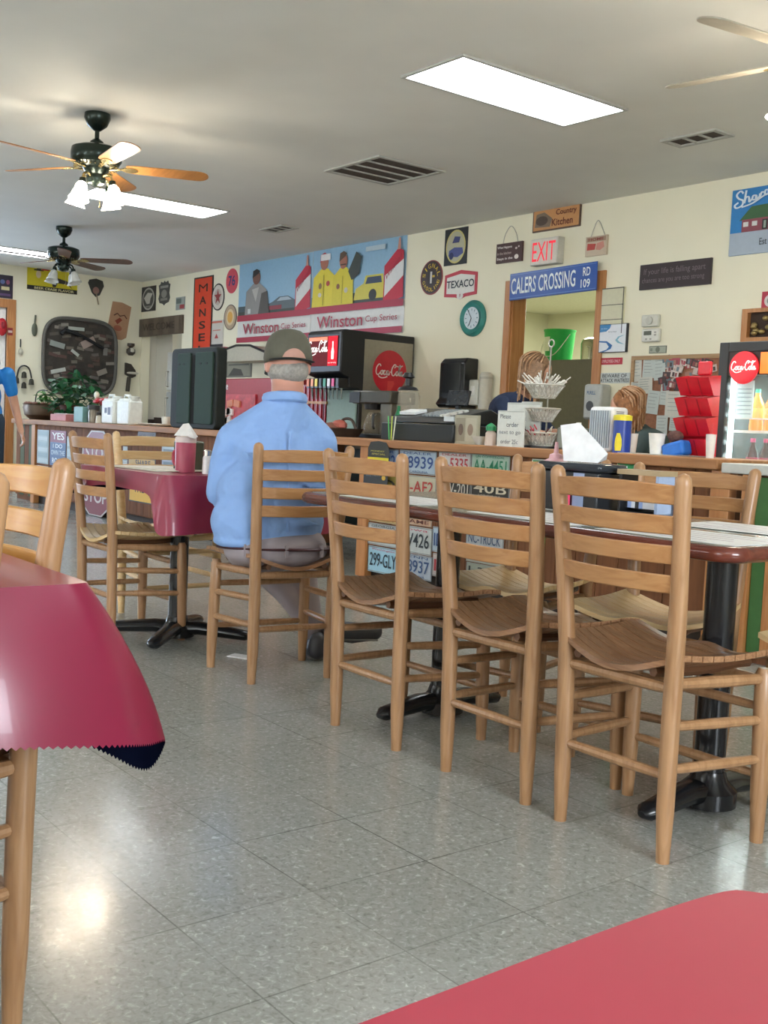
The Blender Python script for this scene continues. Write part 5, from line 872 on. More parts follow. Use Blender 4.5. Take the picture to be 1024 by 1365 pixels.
# small things right of it
t = thing('card_terminal', 'small black card terminal with green lead standing behind the pictures', 'terminal', on(628, 4.74)); MB().box((0, 0, .14), (.16, .05, .11), BLACKG).bb(-.02, .02, -.02, .02, 0, .09, BLACK).build('body', t, bevel=.004); MB().bb(-.06, .05, -.028, -.024, .11, .18, P('#3f2626', .2)).build('screen', t)
sign('photo_print', 'small framed photos standing on the bar right of the cash register', 'picture', (on(624, 4.36)[0], 4.36, BZ+.085), .2, .17, '#a9a692', [('r', .05, .1, .45, .9, '#8f8a78'), ('r', .5, .1, .95, .9, '#b3b09c'), ('e', .28, .5, .1, .2, '#6b5a50'), ('e', .7, .5, .12, .2, '#8d7a6a')], th=.02)
t = thing('serving_bowl', 'small white bowl on the bar below the soap dispensers', 'bowl', on(642, 4.36)); MB().lathe([(0, 0), (.03, 0), (.06, .05), (.055, .05), (.03, .01)], n=24, m=P('#cdd2cc', .35)).build('bowl', t)
t = thing('squeeze_bottle', 'short bottle with green cap beside the white note cards', 'bottle', on(654, 4.33)); MB().lathe([(0, 0), (.032, 0), (.03, .07), (.02, .085), (0, .085)], n=16, m=P('#c9b8ac', .35)).build('body', t); MB().lathe([(0, .085), (.03, .085), (.03, .11), (.01, .125), (0, .13)], n=16, m=P('#1f8a52', .4)).build('cap', t)
for i, (px, y_, w_, h_, tx) in enumerate(((681, 4.30, .21, .2, [('Please', .1, .78, .5, .9), ('order', .35, .55, .8, .68), ('next to go', .08, .32, .88, .44), ('order 25c', .15, .08, .8, .2)]), (697, 4.42, .26, .25, [('Thank', .3, .6, .6, .7), ('You', .4, .4, .6, .5)]), (707, 4.5, .16, .16, [('tips', .3, .4, .6, .6)]))):
    sign('note_card', ['white handwritten card standing on the bar in front of the basket stand', 'larger pale card standing behind the handwritten card', 'small card hooked on the wire stand'][i], 'card', (on(px, y_)[0], y_, BZ+h_/2+(0 if i < 2 else .1)), w_, h_, '#d6dbd6', [('r', .02, .96, .98, .99, '#b9bfba')], [(*q, '#69707a', 0) for q in tx], th=.006 if i != 2 else .004)
# three tier basket stand
o = on(722, 4.45); t = thing('tiered_basket', 'white scrolled wire three-tier basket stand full of straws and sweets', 'basket stand', o); WR = P('#c9c8bf', .4, .3)
MB().tube([(0.03, 0, 0), (0.035, 0, .56)], .005, 8, P('#8f8d80', .4, .5)).tube([(.035 + .02*math.sin(a), 0, .58 - .02*math.cos(a)) for a in [2*PI*i/12 for i in range(12)]], .004, 6, WR, closed=True).build('pole', t)
for z, R in ((.015, .115), (.15, .095), (.28, .11)):
    k = MB()
    k.tube([(R*math.cos(a), R*math.sin(a), z+.07) for a in [2*PI*i/32 for i in range(32)]], .006, 6, WR, closed=True); k.tube([(R*.55*math.cos(a), R*.55*math.sin(a), z) for a in [2*PI*i/24 for i in range(24)]], .004, 6, WR, closed=True)
    for i in range(24):
        a, b_ = 2*PI*i/24, 2*PI*(i+1.6)/24; k.tube([(R*math.cos(a), R*math.sin(a), z+.07), (R*.55*math.cos(b_), R*.55*math.sin(b_), z)], .004, 5, WR); b_ = 2*PI*(i-1.6)/24; k.tube([(R*math.cos(a), R*math.sin(a), z+.07), (R*.55*math.cos(b_), R*.55*math.sin(b_), z)], .004, 5, WR)
    k.lathe([(R*.5, z), (R*.88, z+.055)], n=24, m=P('#dcdbd2', .6), cap=False); k.build('wire_tier', t)
MB().tube(catmull([(-.1, -.1, .02), (-.13, -.1, .05), (-.17, -.1, .03), (-.16, -.1, .0), (-.13, -.1, .015)], 5), .005, 6, BLACK).build('scroll_foot', t); MB().lathe([(0, 0), (.1, 0), (.1, .012), (0, .015)], n=20, m=BLACK).build('base', t)
r_ = random.Random(4)
def stick_pile(name, label, cat, n, R, z, L, cols_, x=o[0], y=o[1]):
    for i in range(n):
        a = r_.uniform(0, 2*PI); rr = R*r_.random(); d = Vector((math.cos(a+.4), math.sin(a+.4), r_.uniform(.25, 1.3))).normalized(); p = Vector((rr*math.cos(a), rr*math.sin(a), 0)); c = r_.choice(cols_)
        b = MB().tube([p, p + d*L*r_.uniform(.7, 1)], .0035, 6, P(c, .5)).build(name); b.location = (x, y, BZ+z); tag(b, label, cat, group=label)
stick_pile('wrapped_straw', 'white paper-wrapped straw among those sticking out of the top basket tier', 'straw', 34, .085, .34, .11, ['#dddcd4', '#e6e5df', '#cfcec6'])
stick_pile('candy_stick', 'red or dark sweet among those piled in the bottom basket tier', 'sweet', 22, .085, .065, .09, ['#b03040', '#c94a5a', '#5a2a2c', '#d8d0c0'])
# steel canister, fan heater, wipes, cups
t = thing('steel_canister', 'square brushed steel canister with a small white cap behind the napkins', 'canister', on(765, 4.5)); MB().box((0, 0, .06), (.15, .12, .12), P('#8d938c', .35, .6)).build('body', t, bevel=.01); MB().lathe([(0, .12), (.014, .12), (.014, .15), (0, .15)], (.03, 0, 0), 14, WHITE).build('cap', t)
t = thing('desk_fan', 'white box-shaped desk fan with vertical front grille and slotted side', 'fan', on(800, 4.42, BZ)); FW = P('#e3e6e8', .4)
MB().bb(-.085, .075, 0, .13, 0, .235, FW).build('housing', t, bevel=.018, seg=3); MB().bb(-.07, .06, -.004, .002, .02, .215, P('#7f8a94', .4)).build('grille_recess', t)
for i in range(9): x = -.066+.0155*i; MB().bb(x-.003, x+.003, -.01, -.003, .02, .215, P('#b9c4cc', .4)).build('grille_bar', t)
for i in range(22): MB().bb(.0745, .0765, .03, .09, .02+.009*i, .024+.009*i, P('#6d747a', .5)).build('side_slot', t)
cpts = [(.05, -.02, .0), (.08, -.22, .0), (.1, -.255, -.03), (.15, -.26, -.12), (.17, -.26, -.18), (.13, -.255, -.22)]; MB().tube(catmull(cpts, 8), .003, 6, WHITE).build('power_cord', t)
t = thing('wipes_canister', 'blue and yellow cleaning wipes canister with yellow lid on the bar', 'canister', on(829, 4.42)); MB().lathe([(0, 0), (.046, 0), (.046, .165), (0, .165)], n=24, m=P('#1f3f9a', .35)).build('body', t); MB().lathe([(0, .165), (.048, .165), (.048, .19), (.03, .195), (0, .195)], n=24, m=P('#e0d32a', .4)).build('lid', t)
b = MB(); b.add([(.0475*math.sin(a), -.0475*math.cos(a), z) for z, ww in ((0.01, .7), (.04, .85), (.07, .75), (.1, .35)) for a in (-ww*.5+.3, .3, ww*.5+.3)], [(i*3+j, i*3+j+1, i*3+j+4, i*3+j+3) for i in range(3) for j in range(2)], P('#e6d82e', .4)); b.build('lemon_print', t)
def cup(label, loc, h=.11, r=.032, nm='foam_cup'): 
    t = thing(nm, label, 'cup', loc, 0, 'white foam cups on the right bar'); MB().lathe([(0, 0), (r*.72, 0), (r, h), (r*1.06, h+.002), (r*.95, h), (r*.65, .01)], n=24, m=P('#e6e6e1', .6)).build('cup', t)
cup('white foam cup just right of the blue wipes canister', on(843, 4.5), .1, .03); cup('white foam cup in the middle of the right bar before the cork board', on(876, 4.42), .105, .042)
t = thing('foam_cup', 'tall white lidded cup with straw at the foot of the red wall file', 'cup', on(948, 4.33), 0, 'white foam cups on the right bar'); MB().lathe([(0, 0), (.018, 0), (.024, .11), (0, .112)], n=20, m=P('#e2dfdc', .6)).build('cup', t); MB().tube([(0, 0, .1), (.005, 0, .16)], .003, 6, P('#c8303a', .5)).build('straw', t)
# red tiered wall file on the bar
x0, x1 = ony((913, 550), 4.55).x, ony((962, 550), 4.55).x
t = thing('letter_rack', 'tall bright red plastic letter rack in four stacked tiers', 'rack', ((x0+x1)/2-.02, 4.55, BZ)); hw = (x1-x0)/2-.01; RP = P('#d01f30', .35)
for i in range(4):
    z = .1*i; m = MB(); m.add([(-hw, -.03-.03*(0), z), (hw, -.03, z), (hw, -.08, z+.085), (-hw, -.08, z+.085), (-hw, .02, z), (hw, .02, z), (hw, .02, z+.1), (-hw, .02, z+.1)], [(0, 1, 2, 3), (0, 4, 5, 1), (4, 7, 6, 5), (0, 3, 7, 4), (1, 5, 6, 2)], RP); b = m.build('tier', t)
    for x in (-hw*.35, hw*.35): MB().box((x, -.055, z+.045), (.006, .008, .085), P('#a51826', .4), rot=(.5, 0, 0)).build('rib', b)
MB().bb(-hw*.3, hw*.5, .0, .02, .4, .47, RP).build('hanging_tab', t, bevel=.008)
t = thing('tissue_pack', 'bright blue bag with dark patterned top lying on the bar beside the white cup', 'bag', on(903, 4.45)); MB().box((0, 0, .03), (.13, .08, .075), P('#1f6fd0', .4), rot=(0, -.25, 0)).build('body', t, bevel=.015); MB().ball((-.01, 0, .095), (.045, .03, .03), 10, P('#5a3a34', .7, 0, .4, scale=80)).build('patterned_top', t)
simple('paper_mess', 'scattered papers lying flat on the right bar', 'paper', MB().box((0, 0, .002), (.3, .16, .003), flat('#b9bdb6')).box((.25, .02, .004), (.16, .12, .003), flat('#8d8f8a'), rot=(0, 0, .4)), on(870, 4.4))

# drinks fridge
x0 = ony((960, 560), 4.85).x
t = thing('drinks_fridge', 'lit glass door drinks fridge with red round logo at the right edge', 'refrigerator', (x0, 4.85, 0)); FB = P('#1e2021', .35); HW = .62; FH = 1.475
m = MB(); m.bb(0, .02, 0, .6, 0, FH, FB).bb(HW-.02, HW, 0, .6, 0, FH, FB).bb(.02, HW-.02, .58, .6, 0, FH, P('#dfeef0', .5)).bb(.02, HW-.02, 0, .6, FH-.02, FH, FB).bb(.02, HW-.02, 0, .6, 0, .1, FB); m.build('cabinet', t, bevel=.004)
m = MB()
for q in ((0, .055, 0, FH), (HW-.055, HW, 0, FH), (.055, HW-.055, FH-.05, FH), (.055, HW-.055, 0, .12)): m.bb(q[0], q[1], -.045, -.004, q[2], q[3], FB)
dr = m.build('door', t, bevel=.004); MB().bb(.055, HW-.055, -.03, -.026, .12, 1.31, glass('#dff2f2', .02, .12)).build('glass_pane', dr)
hd = MB().bb(.055, HW-.055, -.04, .02, 1.31, FH-.05, P('#2a1a18', .4)).bb(.24, HW-.055, -.043, -.04, 1.315, FH-.055, P('#e06a2a', .4, 0, .2, .9, scale=8)).build('header_panel', t)
l = MB(); put_text(l, 'ICE COLD', .3, 1.33, .52, 1.37, -.0445, P('#ffffff', .4, 0, 0, 1)); l.build('lettering', hd)
ld = MB().prism(circ(.155, 1.345, .082, .082, 36), -.056, -.046, P('#d8182c', .3, 0, .03, .15)).build('logo_disc', t); l = MB(); coke(l, .085, 1.32, .228, 1.378, -.058, P('#fbf6f0', .4, 0, 0, .3), .2); l.build('lettering', ld)
for x in (.06, ): 
    for k in range(16): MB().ball((x+.004, -.01, .2+.07*k), (.006, .006, .014), 8, P('#e8ffff', .4, 0, 0, 8)).build('led_lamp', t)
fl = area('fridge_fill_light', (x0+.31, 5.05, 1.28), (0, 0, 0), .5, .2, 8, (.8, 1, 1)); MB().bb(.025, .05, .02, .05, .12, 1.3, P('#d8fbfb', .4, 0, 0, 3)).build('light_strip', t)  # unseen area light added to brighten the fridge inside
MB().bb(.03, HW-.03, .57, .578, .12, 1.3, P('#cdeeee', .4, 0, .02, .3)).build('glowing_back_wall', t)  # faint self-glow in the back wall stands in for light falling on it
shz = (.28, .52, .78, 1.03)
for z in shz:
    m = MB(); 
    for i in range(12): m.bb(.04+.047*i, .044+.047*i, .03, .56, z-.004, z, WHITE)
    m.bb(.03, HW-.03, .02, .03, z-.01, z+.004, WHITE).bb(.03, HW-.03, .022, .026, z+.06, z+.066, WHITE); m.build('wire_shelf', t)
def bottle(label, x, y, z, liquid, capc, lab, grp, sc_=1.0):
    b = thing('drink_bottle', label, 'bottle', (x, y, z), 0, grp); m = MB().lathe([(0, 0), (.028*sc_, 0), (.03*sc_, .02), (.027*sc_, .07), (.03*sc_, .12), (.028*sc_, .14), (.012*sc_, .18), (.012*sc_, .195)], n=16, m=liquid); m.build('body', b)
    MB().lathe([(.029*sc_, .06), (.0305*sc_, .062), (.0312*sc_, .115), (.03*sc_, .118)], n=16, m=lab, cap=False).build('wrapper', b); MB().lathe([(.0135, .195), (.0135, .215), (0, .216)], n=14, m=capc).build('cap', b); return b
OR = P('#f08a2a', .2, 0, .05, .35); CK = P('#3a1414', .2); 
for i in range(5):
    X = x0+.16+.085*i; s = i < 3
    bottle('orange soda bottle with green cap on the upper fridge shelf' if s else 'green soda bottle on the upper fridge shelf', X, 4.93, 1.03, OR if s else P('#4fc24a', .2, 0, .05, .3), P('#2fae86', .4), P('#f2a24a', .3, 0, .1, .3) if s else P('#7fd85a', .3), 'orange soda bottles on the upper fridge shelf' if s else 'green soda bottles on the upper fridge shelf', 1.2)
for i in range(2): bottle('dark cola bottle with pink cap on the middle fridge shelf', x0+.15+.075*i, 4.93, .78, CK, P('#d8407a', .4), P('#b02a50', .3), 'cola bottles on the middle fridge shelf')
sign('sticker_sheet', 'white printed notice taped inside the fridge glass', 'notice', (x0+.125, 4.87, 1.19), .1, .19, '#dfeeee', [('r', .1, .1+.11*i, .9, .13+.11*i, '#9fb4b8') for i in range(7)], th=.002)
b = MB().prism([(0, 0), (.4, 0), (.4, .16), (.14, .09)], 0, .3, P('#b9bcc4', .5)).build('storage_tub', loc=(x0+.2, 4.95, FH)); tag(b, 'grey sloped tub on top of the drinks fridge', 'tub')

# ------------------------------------------------------------------ on the long table
def flatpaper(label, x, y, rz, w=.4, d=.27, z=TZ, k=0):
    b = MB(); b.box((0, 0, .001), (w, d, .0012), flat('#dfe2e2')); l = MB()
    for i in range(5): l.box((rnd.uniform(-.05, .05), -d*.35+d*.17*i, .0019), (w*.7, .006, .0004), flat('#b5a9b5'))
    b = b.build('placemat'); b.location = (x, y, z+.0015*k); b.rotation_euler = (0, 0, rz); l.build('printing', b); tag(b, label, 'placemat', 'paper placemats on the long table'); return b
flatpaper('paper placemat at the right end of the long table', -1.62, 2.24, .03); flatpaper('paper placemat on the far side near the right end', -1.68, 2.6, .1, k=1); flatpaper('paper placemat before the middle chair', -2.1, 2.24, -.03); flatpaper('paper placemat before the chair by the man', -2.72, 2.24, 0); flatpaper('paper placemat on the far side left of the napkin caddy', -2.52, 2.62, .05)
# condiment caddy and friends
cq = onz((800, 682), TZ+.0); t = thing('napkin_dispenser', 'black and clear napkin dispenser with grey top on the long table', 'dispenser', (-2.28, 2.56, TZ), .05)
MB().bb(-.11, .11, -.06, .06, 0, .125, P('#2a2c30', .25)).build('body', t, bevel=.008); MB().bb(-.125, .125, -.07, .07, .125, .15, P('#3a3f46', .15, .3)).build('top', t, bevel=.01); MB().bb(.02, .06, -.063, -.06, .01, .12, P('#8f9fc0', .2)).build('face_plate', t)
b = MB(); b.add([(-.06, -.03, .14), (.07, -.02, .14), (.09, 0, .17), (-.03, .0, .26), (-.1, -.01, .25), (-.05, .03, .15), (.06, .03, .15)], [(0, 1, 2, 3, 4), (0, 4, 5), (1, 6, 2), (5, 4, 3, 2, 6)], P('#e9ebee', .7)); b = b.build('napkin'); b.location = (-2.27, 2.56, TZ+.013); tag(b, 'white paper napkin standing up out of the table dispenser', 'napkin')
t = thing('sugar_caddy', 'small caddy with pink and blue sweetener packets on the long table', 'caddy', (-2.06, 2.60, TZ), .05); MB().bb(-.07, .07, -.04, .04, 0, .015, BLACK).bb(-.07, .07, .03, .04, 0, .1, BLACK).bb(-.07, -.062, -.04, .04, 0, .1, BLACK).build('holder', t); MB().bb(-.075, .075, -.045, .045, .125, .14, P('#a58f6e', .4)).bb(-.07, -.06, -.04, .04, .1, .125, BLACK).bb(.06, .07, -.04, .04, 0, .125, P('#9fb0d0', .2)).build('lid', t)
for i in range(6): simple('sugar_packet', 'sweetener packet standing in the sugar caddy', 'packet', MB().box((0, 0, .045), (.05, .006, .07), P(['#22242a', '#8fa6d8', '#d8dce6'][i % 3], .5)), (-2.1+.014*i, 2.585, TZ+.016), 0, .05, 'sweetener packets in the sugar caddy')
simple('sugar_packet', 'bright pink packet tucked beside the napkin dispenser', 'packet', MB().box((0, 0, .055), (.05, .012, .1), P('#ff4d78', .45)), (-2.29, 2.49, TZ), 0, .1)
t = thing('squeeze_bottle', 'pale pink squeeze bottle behind the ladder-back posts on the long table', 'bottle', (-2.40, 2.57, TZ)); MB().lathe([(0, 0), (.035, 0), (.036, .11), (.033, .125), (0, .125)], n=20, m=P('#8a5a50', .3)).build('body', t); MB().lathe([(0, .125), (.038, .125), (.038, .15), (.022, .158), (.02, .17), (.008, .175), (.005, .21), (0, .21)], n=20, m=P('#d8a8b0', .4)).build('cap', t)
# ------------------------------------------------------------------ on the burgundy table
zb = .735
simple('newspaper', 'white newspaper spread on the burgundy table', 'newspaper', MB().box((0, 0, .002), (.46, .3, .003), flat('#d5d2c6')).box((.05, .03, .005), (.4, .27, .003), flat('#dedbd0'), rot=(0, 0, .12)), (-4.38, 2.17, zb), 0, .1)
t = thing('ketchup_bottle', 'dusky red plastic jug with white lid on the burgundy table', 'jug', (-4.13, 2.17, zb)); MB().lathe([(0, 0), (.041, 0), (.043, .12), (.041, .125)], n=24, m=P('#b04a62', .35)).build('body', t); MB().lathe([(0, .125), (.044, .125), (.044, .145), (.038, .15), (0, .15)], n=24, m=P('#dfd2ce', .5)).build('lid', t); MB().tube(catmull([(-.04, -.01, .1), (-.065, -.02, .08), (-.065, -.02, .04), (-.04, -.01, .02)], 5), .007, 8, P('#b8485c', .3)).build('handle', t)
b = MB(); b.add([(-.05, -.03, .0), (.05, -.02, .0), (.075, 0, -.01), (.02, 0, .055), (-.03, .0, .05), (-.05, .03, 0), (.05, .03, 0)], [(0, 1, 3, 4), (0, 4, 5), (1, 2, 3), (5, 4, 3, 6), (2, 6, 3)], P('#e6e4e2', .7)); b = b.build('napkin'); b.location = (-4.13, 2.17, zb+.152); tag(b, 'crumpled white napkin on top of the red jug', 'napkin')
t = thing('napkin_dispenser', 'dark chrome napkin holder behind the red jug', 'dispenser', (-4.27, 2.26, zb)); MB().bb(-.05, .05, -.05, .05, 0, .13, P('#5a6058', .25, .7)).build('body', t, bevel=.008)
for lab, x, y, c in (('glass salt shaker with chrome top beside the red jug', -4.03, 2.22, '#e4e6e6'), ('glass pepper shaker next to the salt shaker', -3.99, 2.27, '#a9adb0')):
    t = thing('salt_shaker' if 'salt s' in lab[:12] else 'pepper_shaker', lab, 'shaker', (x, y, zb)); MB().lathe([(0, 0), (.021, 0), (.02, .065), (.016, .075), (0, .075)], n=16, m=P(c, .15)).build('body', t); MB().lathe([(0, .075), (.018, .075), (.018, .095), (.01, .1), (0, .1)], n=16, m=CHROME).build('cap', t)
simple('paper_scrap', 'scrap of white paper on the floor by the table foot', 'paper', MB().box((0, 0, .003), (.1, .06, .004), flat('#e4e6e8')), (-3.80, 2.28, 0), 0, .5)
#PART4
# ------------------------------------------------------------------ people
SKIN = P('#c58f7c', .5, 0, .05, scale=12); SKIN2 = P('#c9987e', .5, 0, .05, scale=12); HAIRG = P('#9a9690', .8, 0, .2, scale=80)
dg = None
def blob(name, mb, parent, voxel=.012, smooth=6, keep=None):
    o = mb.build(name, parent); r = o.modifiers.new('r', 'REMESH'); r.mode = 'VOXEL'; r.voxel_size = voxel; r.use_smooth_shade = True
    if smooth: s = o.modifiers.new('s', 'SMOOTH'); s.factor = .5; s.iterations = smooth
    bpy.context.view_layer.update(); d = bpy.context.evaluated_depsgraph_get(); me = bpy.data.meshes.new_from_object(o.evaluated_get(d)); mats = list(o.data.materials)
    o.modifiers.clear(); o.data = me; me.name = name; me.materials.clear(); me.materials.append(mats[0]); me.polygons.foreach_set('material_index', [0]*len(me.polygons)); me.polygons.foreach_set('use_smooth', [True]*len(me.polygons)); return o
def cap_(m, pts, rs, mat, n=14, flat=None):
    m.tube(pts, rs, n, mat, flat=flat); m.ball(pts[0], rs[0]*.98, 12, mat); m.ball(pts[-1], rs[-1]*.98, 12, mat)
def hand(m, w, dirv, side, up, mat, curl=.5, s=1.0):
    """palm + four bent fingers + thumb; w wrist, dirv along the hand, side towards the thumb, up = back of hand"""
    d = Vector(dirv).normalized(); sd = Vector(side).normalized(); u = Vector(up).normalized(); w = Vector(w)
    for k in range(4):
        o = (1.5-k)*.021*s; base = w + d*.085*s + sd*o; cap_(m, [w + d*.015*s + sd*o*.6, base], [.016*s, .012*s], mat, 10)
        L = (.034, .038, .035, .028)[k]*s; p = base; ang = 0; pts = [p]
        for j in range(3): ang += curl*(.5+.35*j); p = p + (d*math.cos(ang) - u*math.sin(ang))*L*(1, .75, .6)[j]; pts.append(p)
        cap_(m, pts, [.0105*s, .0095*s, .0088*s, .0075*s], mat, 10)
    b = w + d*.03*s + sd*.028*s; cap_(m, [b, b + (d*.5 + sd*.75 - u*.2).normalized()*.035*s, b + (d*.75 + sd*.6 - u*.3).normalized()*.065*s], [.015*s, .012*s, .009*s], mat, 10)
def head(m, c, fwd, up, s, mat):
    """c = head centre; adds skull, jaw, nose, ears, lips"""
    f = Vector(fwd).normalized(); u = Vector(up).normalized(); l = f.cross(u).normalized(); u = l.cross(f); c = Vector(c)
    M = Matrix((l, f, u)).transposed(); E = M.to_euler()
    m.ball(c + u*.02*s, (.076*s, .096*s, .098*s), 18, mat, rot=E); m.ball(c + f*.022*s - u*.045*s, (.058*s, .068*s, .072*s), 16, mat, rot=E)
    m.ball(c + f*.094*s - u*.018*s, (.012*s, .017*s, .022*s), 10, mat, rot=E); m.ball(c + f*.082*s - u*.062*s, (.024*s, .012*s, .009*s), 10, mat, rot=E)
    for q in (-1, 1): m.ball(c + l*q*.078*s - u*.005*s - f*.008*s, (.012*s, .022*s, .034*s), 10, mat, rot=E)
def face(parent, c, fwd, up, s, n='eye'):
    f = Vector(fwd).normalized(); u = Vector(up).normalized(); l = u.cross(f).normalized(); c = Vector(c)
    for q in (-1, 1):
        p = c + l*q*.031*s + f*.088*s + u*.005*s; MB().ball(p, .0115*s, 10, P('#e6e2dc', .3)).ball(p + f*.008*s, .006*s, 8, P('#3a2a20', .2)).build('eye', parent)
        MB().tube([p + u*.018*s - l*q*.013*s + f*.004*s, p + u*.023*s, p + u*.016*s + l*q*.016*s - f*.004*s], .0035*s, 6, P('#5a4432', .8)).build('eyebrow', parent)
    MB().tube([c + f*.092*s - u*.062*s - l*.02*s, c + f*.096*s - u*.062*s, c + f*.092*s - u*.062*s + l*.02*s], .005*s, 6, P('#a5584e', .5)).build('mouth', parent)
def frame_(ox, oy, fdir):      # local (forward, left, z) -> world
    f = Vector((math.cos(fdir), math.sin(fdir), 0)); l = Vector((-math.sin(fdir), math.cos(fdir), 0))
    return lambda a, b, z: Vector((ox, oy, 0)) + f*a + l*b + Vector((0, 0, z)), f, l

# --- seated man, seen from behind
V, fw, lf = frame_(-3.50, 2.235, math.radians(160)); up = Vector((0, 0, 1))
man = thing('person', 'seated man seen from behind in light blue shirt, khaki trousers and grey-green cap', 'person', (0, 0, 0))
hc = dp((383, 487), 4.11); hf = (fw - up*.12); hu = Vector((fw.x*.12, fw.y*.12, 1))
b = MB(); head(b, hc, hf, hu, 1.0, SKIN); cap_(b, [V(.03, -.02, .9), V(.03, -.03, 1.0), hc - fw*.015 - up*.05], [.075, .062, .062], SKIN)
b.ball(V(.03, 0, .8), (.11, .17, .15), 16, SKIN); b.ball(V(.02, 0, .6), (.12, .18, .16), 16, SKIN); b.ball(V(.0, 0, .5), (.12, .16, .06), 16, SKIN)
for s in (1, -1):
    cap_(b, [V(.04, s*.16, .89), V(.07, s*.205, .68), V(.27, s*.10, .74), V(.32, s*.07, .76)], [.05, .042, .03, .026], SKIN); cap_(b, [V(.03, s*.1, .9), V(.04, s*.17, .89)], [.06, .05], SKIN)
    hand(b, V(.32, s*.07, .76), fw - lf*s*.3 + up*.1, -lf*s, up, SKIN, .35)
for pts in ([(.02, .1, .5), (.32, .11, .50), (.345, .04, .42), (.31, -.12, .26), (.285, -.24, .10)], [(.02, -.1, .5), (.34, -.15, .495), (.34, -.18, .4), (.3, -.22, .2), (.28, -.24, .09)]): cap_(b, [V(*q) for q in pts], [.065, .048, .04, .03, .026], SKIN)
body = blob('body', b, man, .0075, 4); face(man, hc, hf, hu, 1.0)
SH = P('#86a9de', .8, 0, .04, scale=7, bump=.8, name='blue_cotton')
s_ = MB()
s_.ball(V(.02, .03, .585), (.165, .235, .15), 22, SH); s_.ball(V(.035, .015, .69), (.16, .228, .17), 22, SH); s_.ball(V(.05, -.01, .82), (.135, .195, .16), 20, SH)
cap_(s_, [V(.05, .15, .885), V(.045, 0, .93), V(.05, -.16, .885)], [.08, .088, .08], SH); cn = hc - up*.128 - fw*.005; cap_(s_, [V(.045, -.01, .92), cn], [.11, .066], SH); cap_(s_, [cn - up*.02, V(.05, .14, .90)], [.06, .075], SH); cap_(s_, [cn - up*.02, V(.05, -.15, .90)], [.06, .075], SH)
for q in (1, -1): cap_(s_, [V(.05, q*.165, .89), V(.065, q*.19, .80), V(.075, q*.205, .68), V(.18, q*.15, .715), V(.28, q*.09, .75)], [.070, .064, .06, .05, .042], SH)
for a, z, y0_, y1_ in ((-.12, .64, -.1, .12), (-.125, .58, -.15, .05), (-.11, .72, -.16, -.02), (-.09, .8, .04, .15)): s_.tube([V(a+.01, y0_, z), V(a-.012, (y0_+y1_)/2, z+.02), V(a+.01, y1_, z+.05)], [.008, .02, .008], 8, SH)
s_.ball(V(.02, .025, .51), (.172, .228, .04), 20, SH); shirt = blob('shirt', s_, man, .011, 5)
c_ = MB().tube(catmull([hc + fw*a_ + lf*b_ + up*c_ for a_, b_, c_ in ((.075, .05, -.135), (.02, .075, -.125), (-.055, .045, -.118), (-.075, 0, -.116), (-.055, -.045, -.118), (.02, -.075, -.125), (.075, -.05, -.135))], 5), .013, 8, SH, flat=1.5).build('collar', shirt)
MB().tube([V(-.088, -.015, .93), V(-.108, -.012, .8), V(-.128, -.01, .66), V(-.146, -.01, .56)], .004, 6, SH).build('back_pleat', shirt)
TR = P('#9a9196', .8, 0, .06, scale=8, bump=.3)
s_ = MB(); s_.ball(V(-.005, 0, .475), (.165, .212, .075), 22, TR); s_.ball(V(-.01, 0, .5), (.158, .205, .07), 22, TR)
for pts in ([(.0, .1, .485), (.32, .11, .50), (.345, .04, .42), (.31, -.12, .26), (.29, -.22, .13)], [(.0, -.1, .485), (.34, -.15, .495), (.34, -.18, .4), (.3, -.22, .2), (.28, -.235, .10)]): cap_(s_, [V(*q) for q in pts], [.095, .078, .062, .048, .042], TR)
tr = blob('trousers', s_, man, .011, 4)
bt = [V(.0 - .168*math.cos(a), .214*math.sin(a), .488 + .008*math.cos(a)) for a in [-1.9 + 3.8*i/24 for i in range(25)]]; MB().tube(bt, .016, 8, P('#4a2426', .5), flat=.35).build('belt', man)
for k, a in enumerate((-.7, .0, .7)): MB().box(V(-.178*math.cos(a), .224*math.sin(a), .49), (.008, .012, .045), TR).build('belt_loop', tr)
for pts, st in (([(.2, -.235, .045), (.29, -.24, .045), (.40, -.25, .035)], 0), ([(.24, -.30, .12), (.27, -.40, .10), (.28, -.50, .10)], 1)):
    s_ = MB(); cap_(s_, [V(*q) for q in pts], [.042, .046, .036], P('#35353a', .5)); s_.ball(V(*pts[0]) + up*.03, (.04, .04, .045), 12, P('#35353a', .5)); sh = blob('shoe', s_, man, .008, 3)
    MB().tube([V(*pts[0]) - up*.036, V(*pts[2]) - up*.03], .036, 10, P('#6a6a68', .7), flat=.2).build('sole', sh)
CP_ = P('#5b5a4e', .85, 0, .08, scale=25); cm = MB(); E = Matrix((hf.normalized().cross(hu.normalized()), hf.normalized(), hu.normalized())).transposed().to_euler()
cc = hc + Vector((0, 0, .048)) - fw*.006; vs = []; fs = []; n = 28; rows = 9
for j in range(rows+1):
    th_ = (PI/2)*j/rows
    for i in range(n): a = 2*PI*i/n; rr = math.cos(th_)**.55*(1-.04*(j==0)); vs.append(Euler(E).to_matrix() @ Vector((.092*rr*math.cos(a), .108*rr*math.sin(a), -.045+.128*math.sin(th_))) + cc)
for j in range(rows):
    for i in range(n): fs.append((j*n+i, j*n+(i+1) % n, (j+1)*n+(i+1) % n, (j+1)*n+i))
cm.add(vs, fs, CP_); cp = cm.build('cap', man); so = cp.modifiers.new('t', 'SOLIDIFY'); so.thickness = .004
R3 = Euler(E).to_matrix()
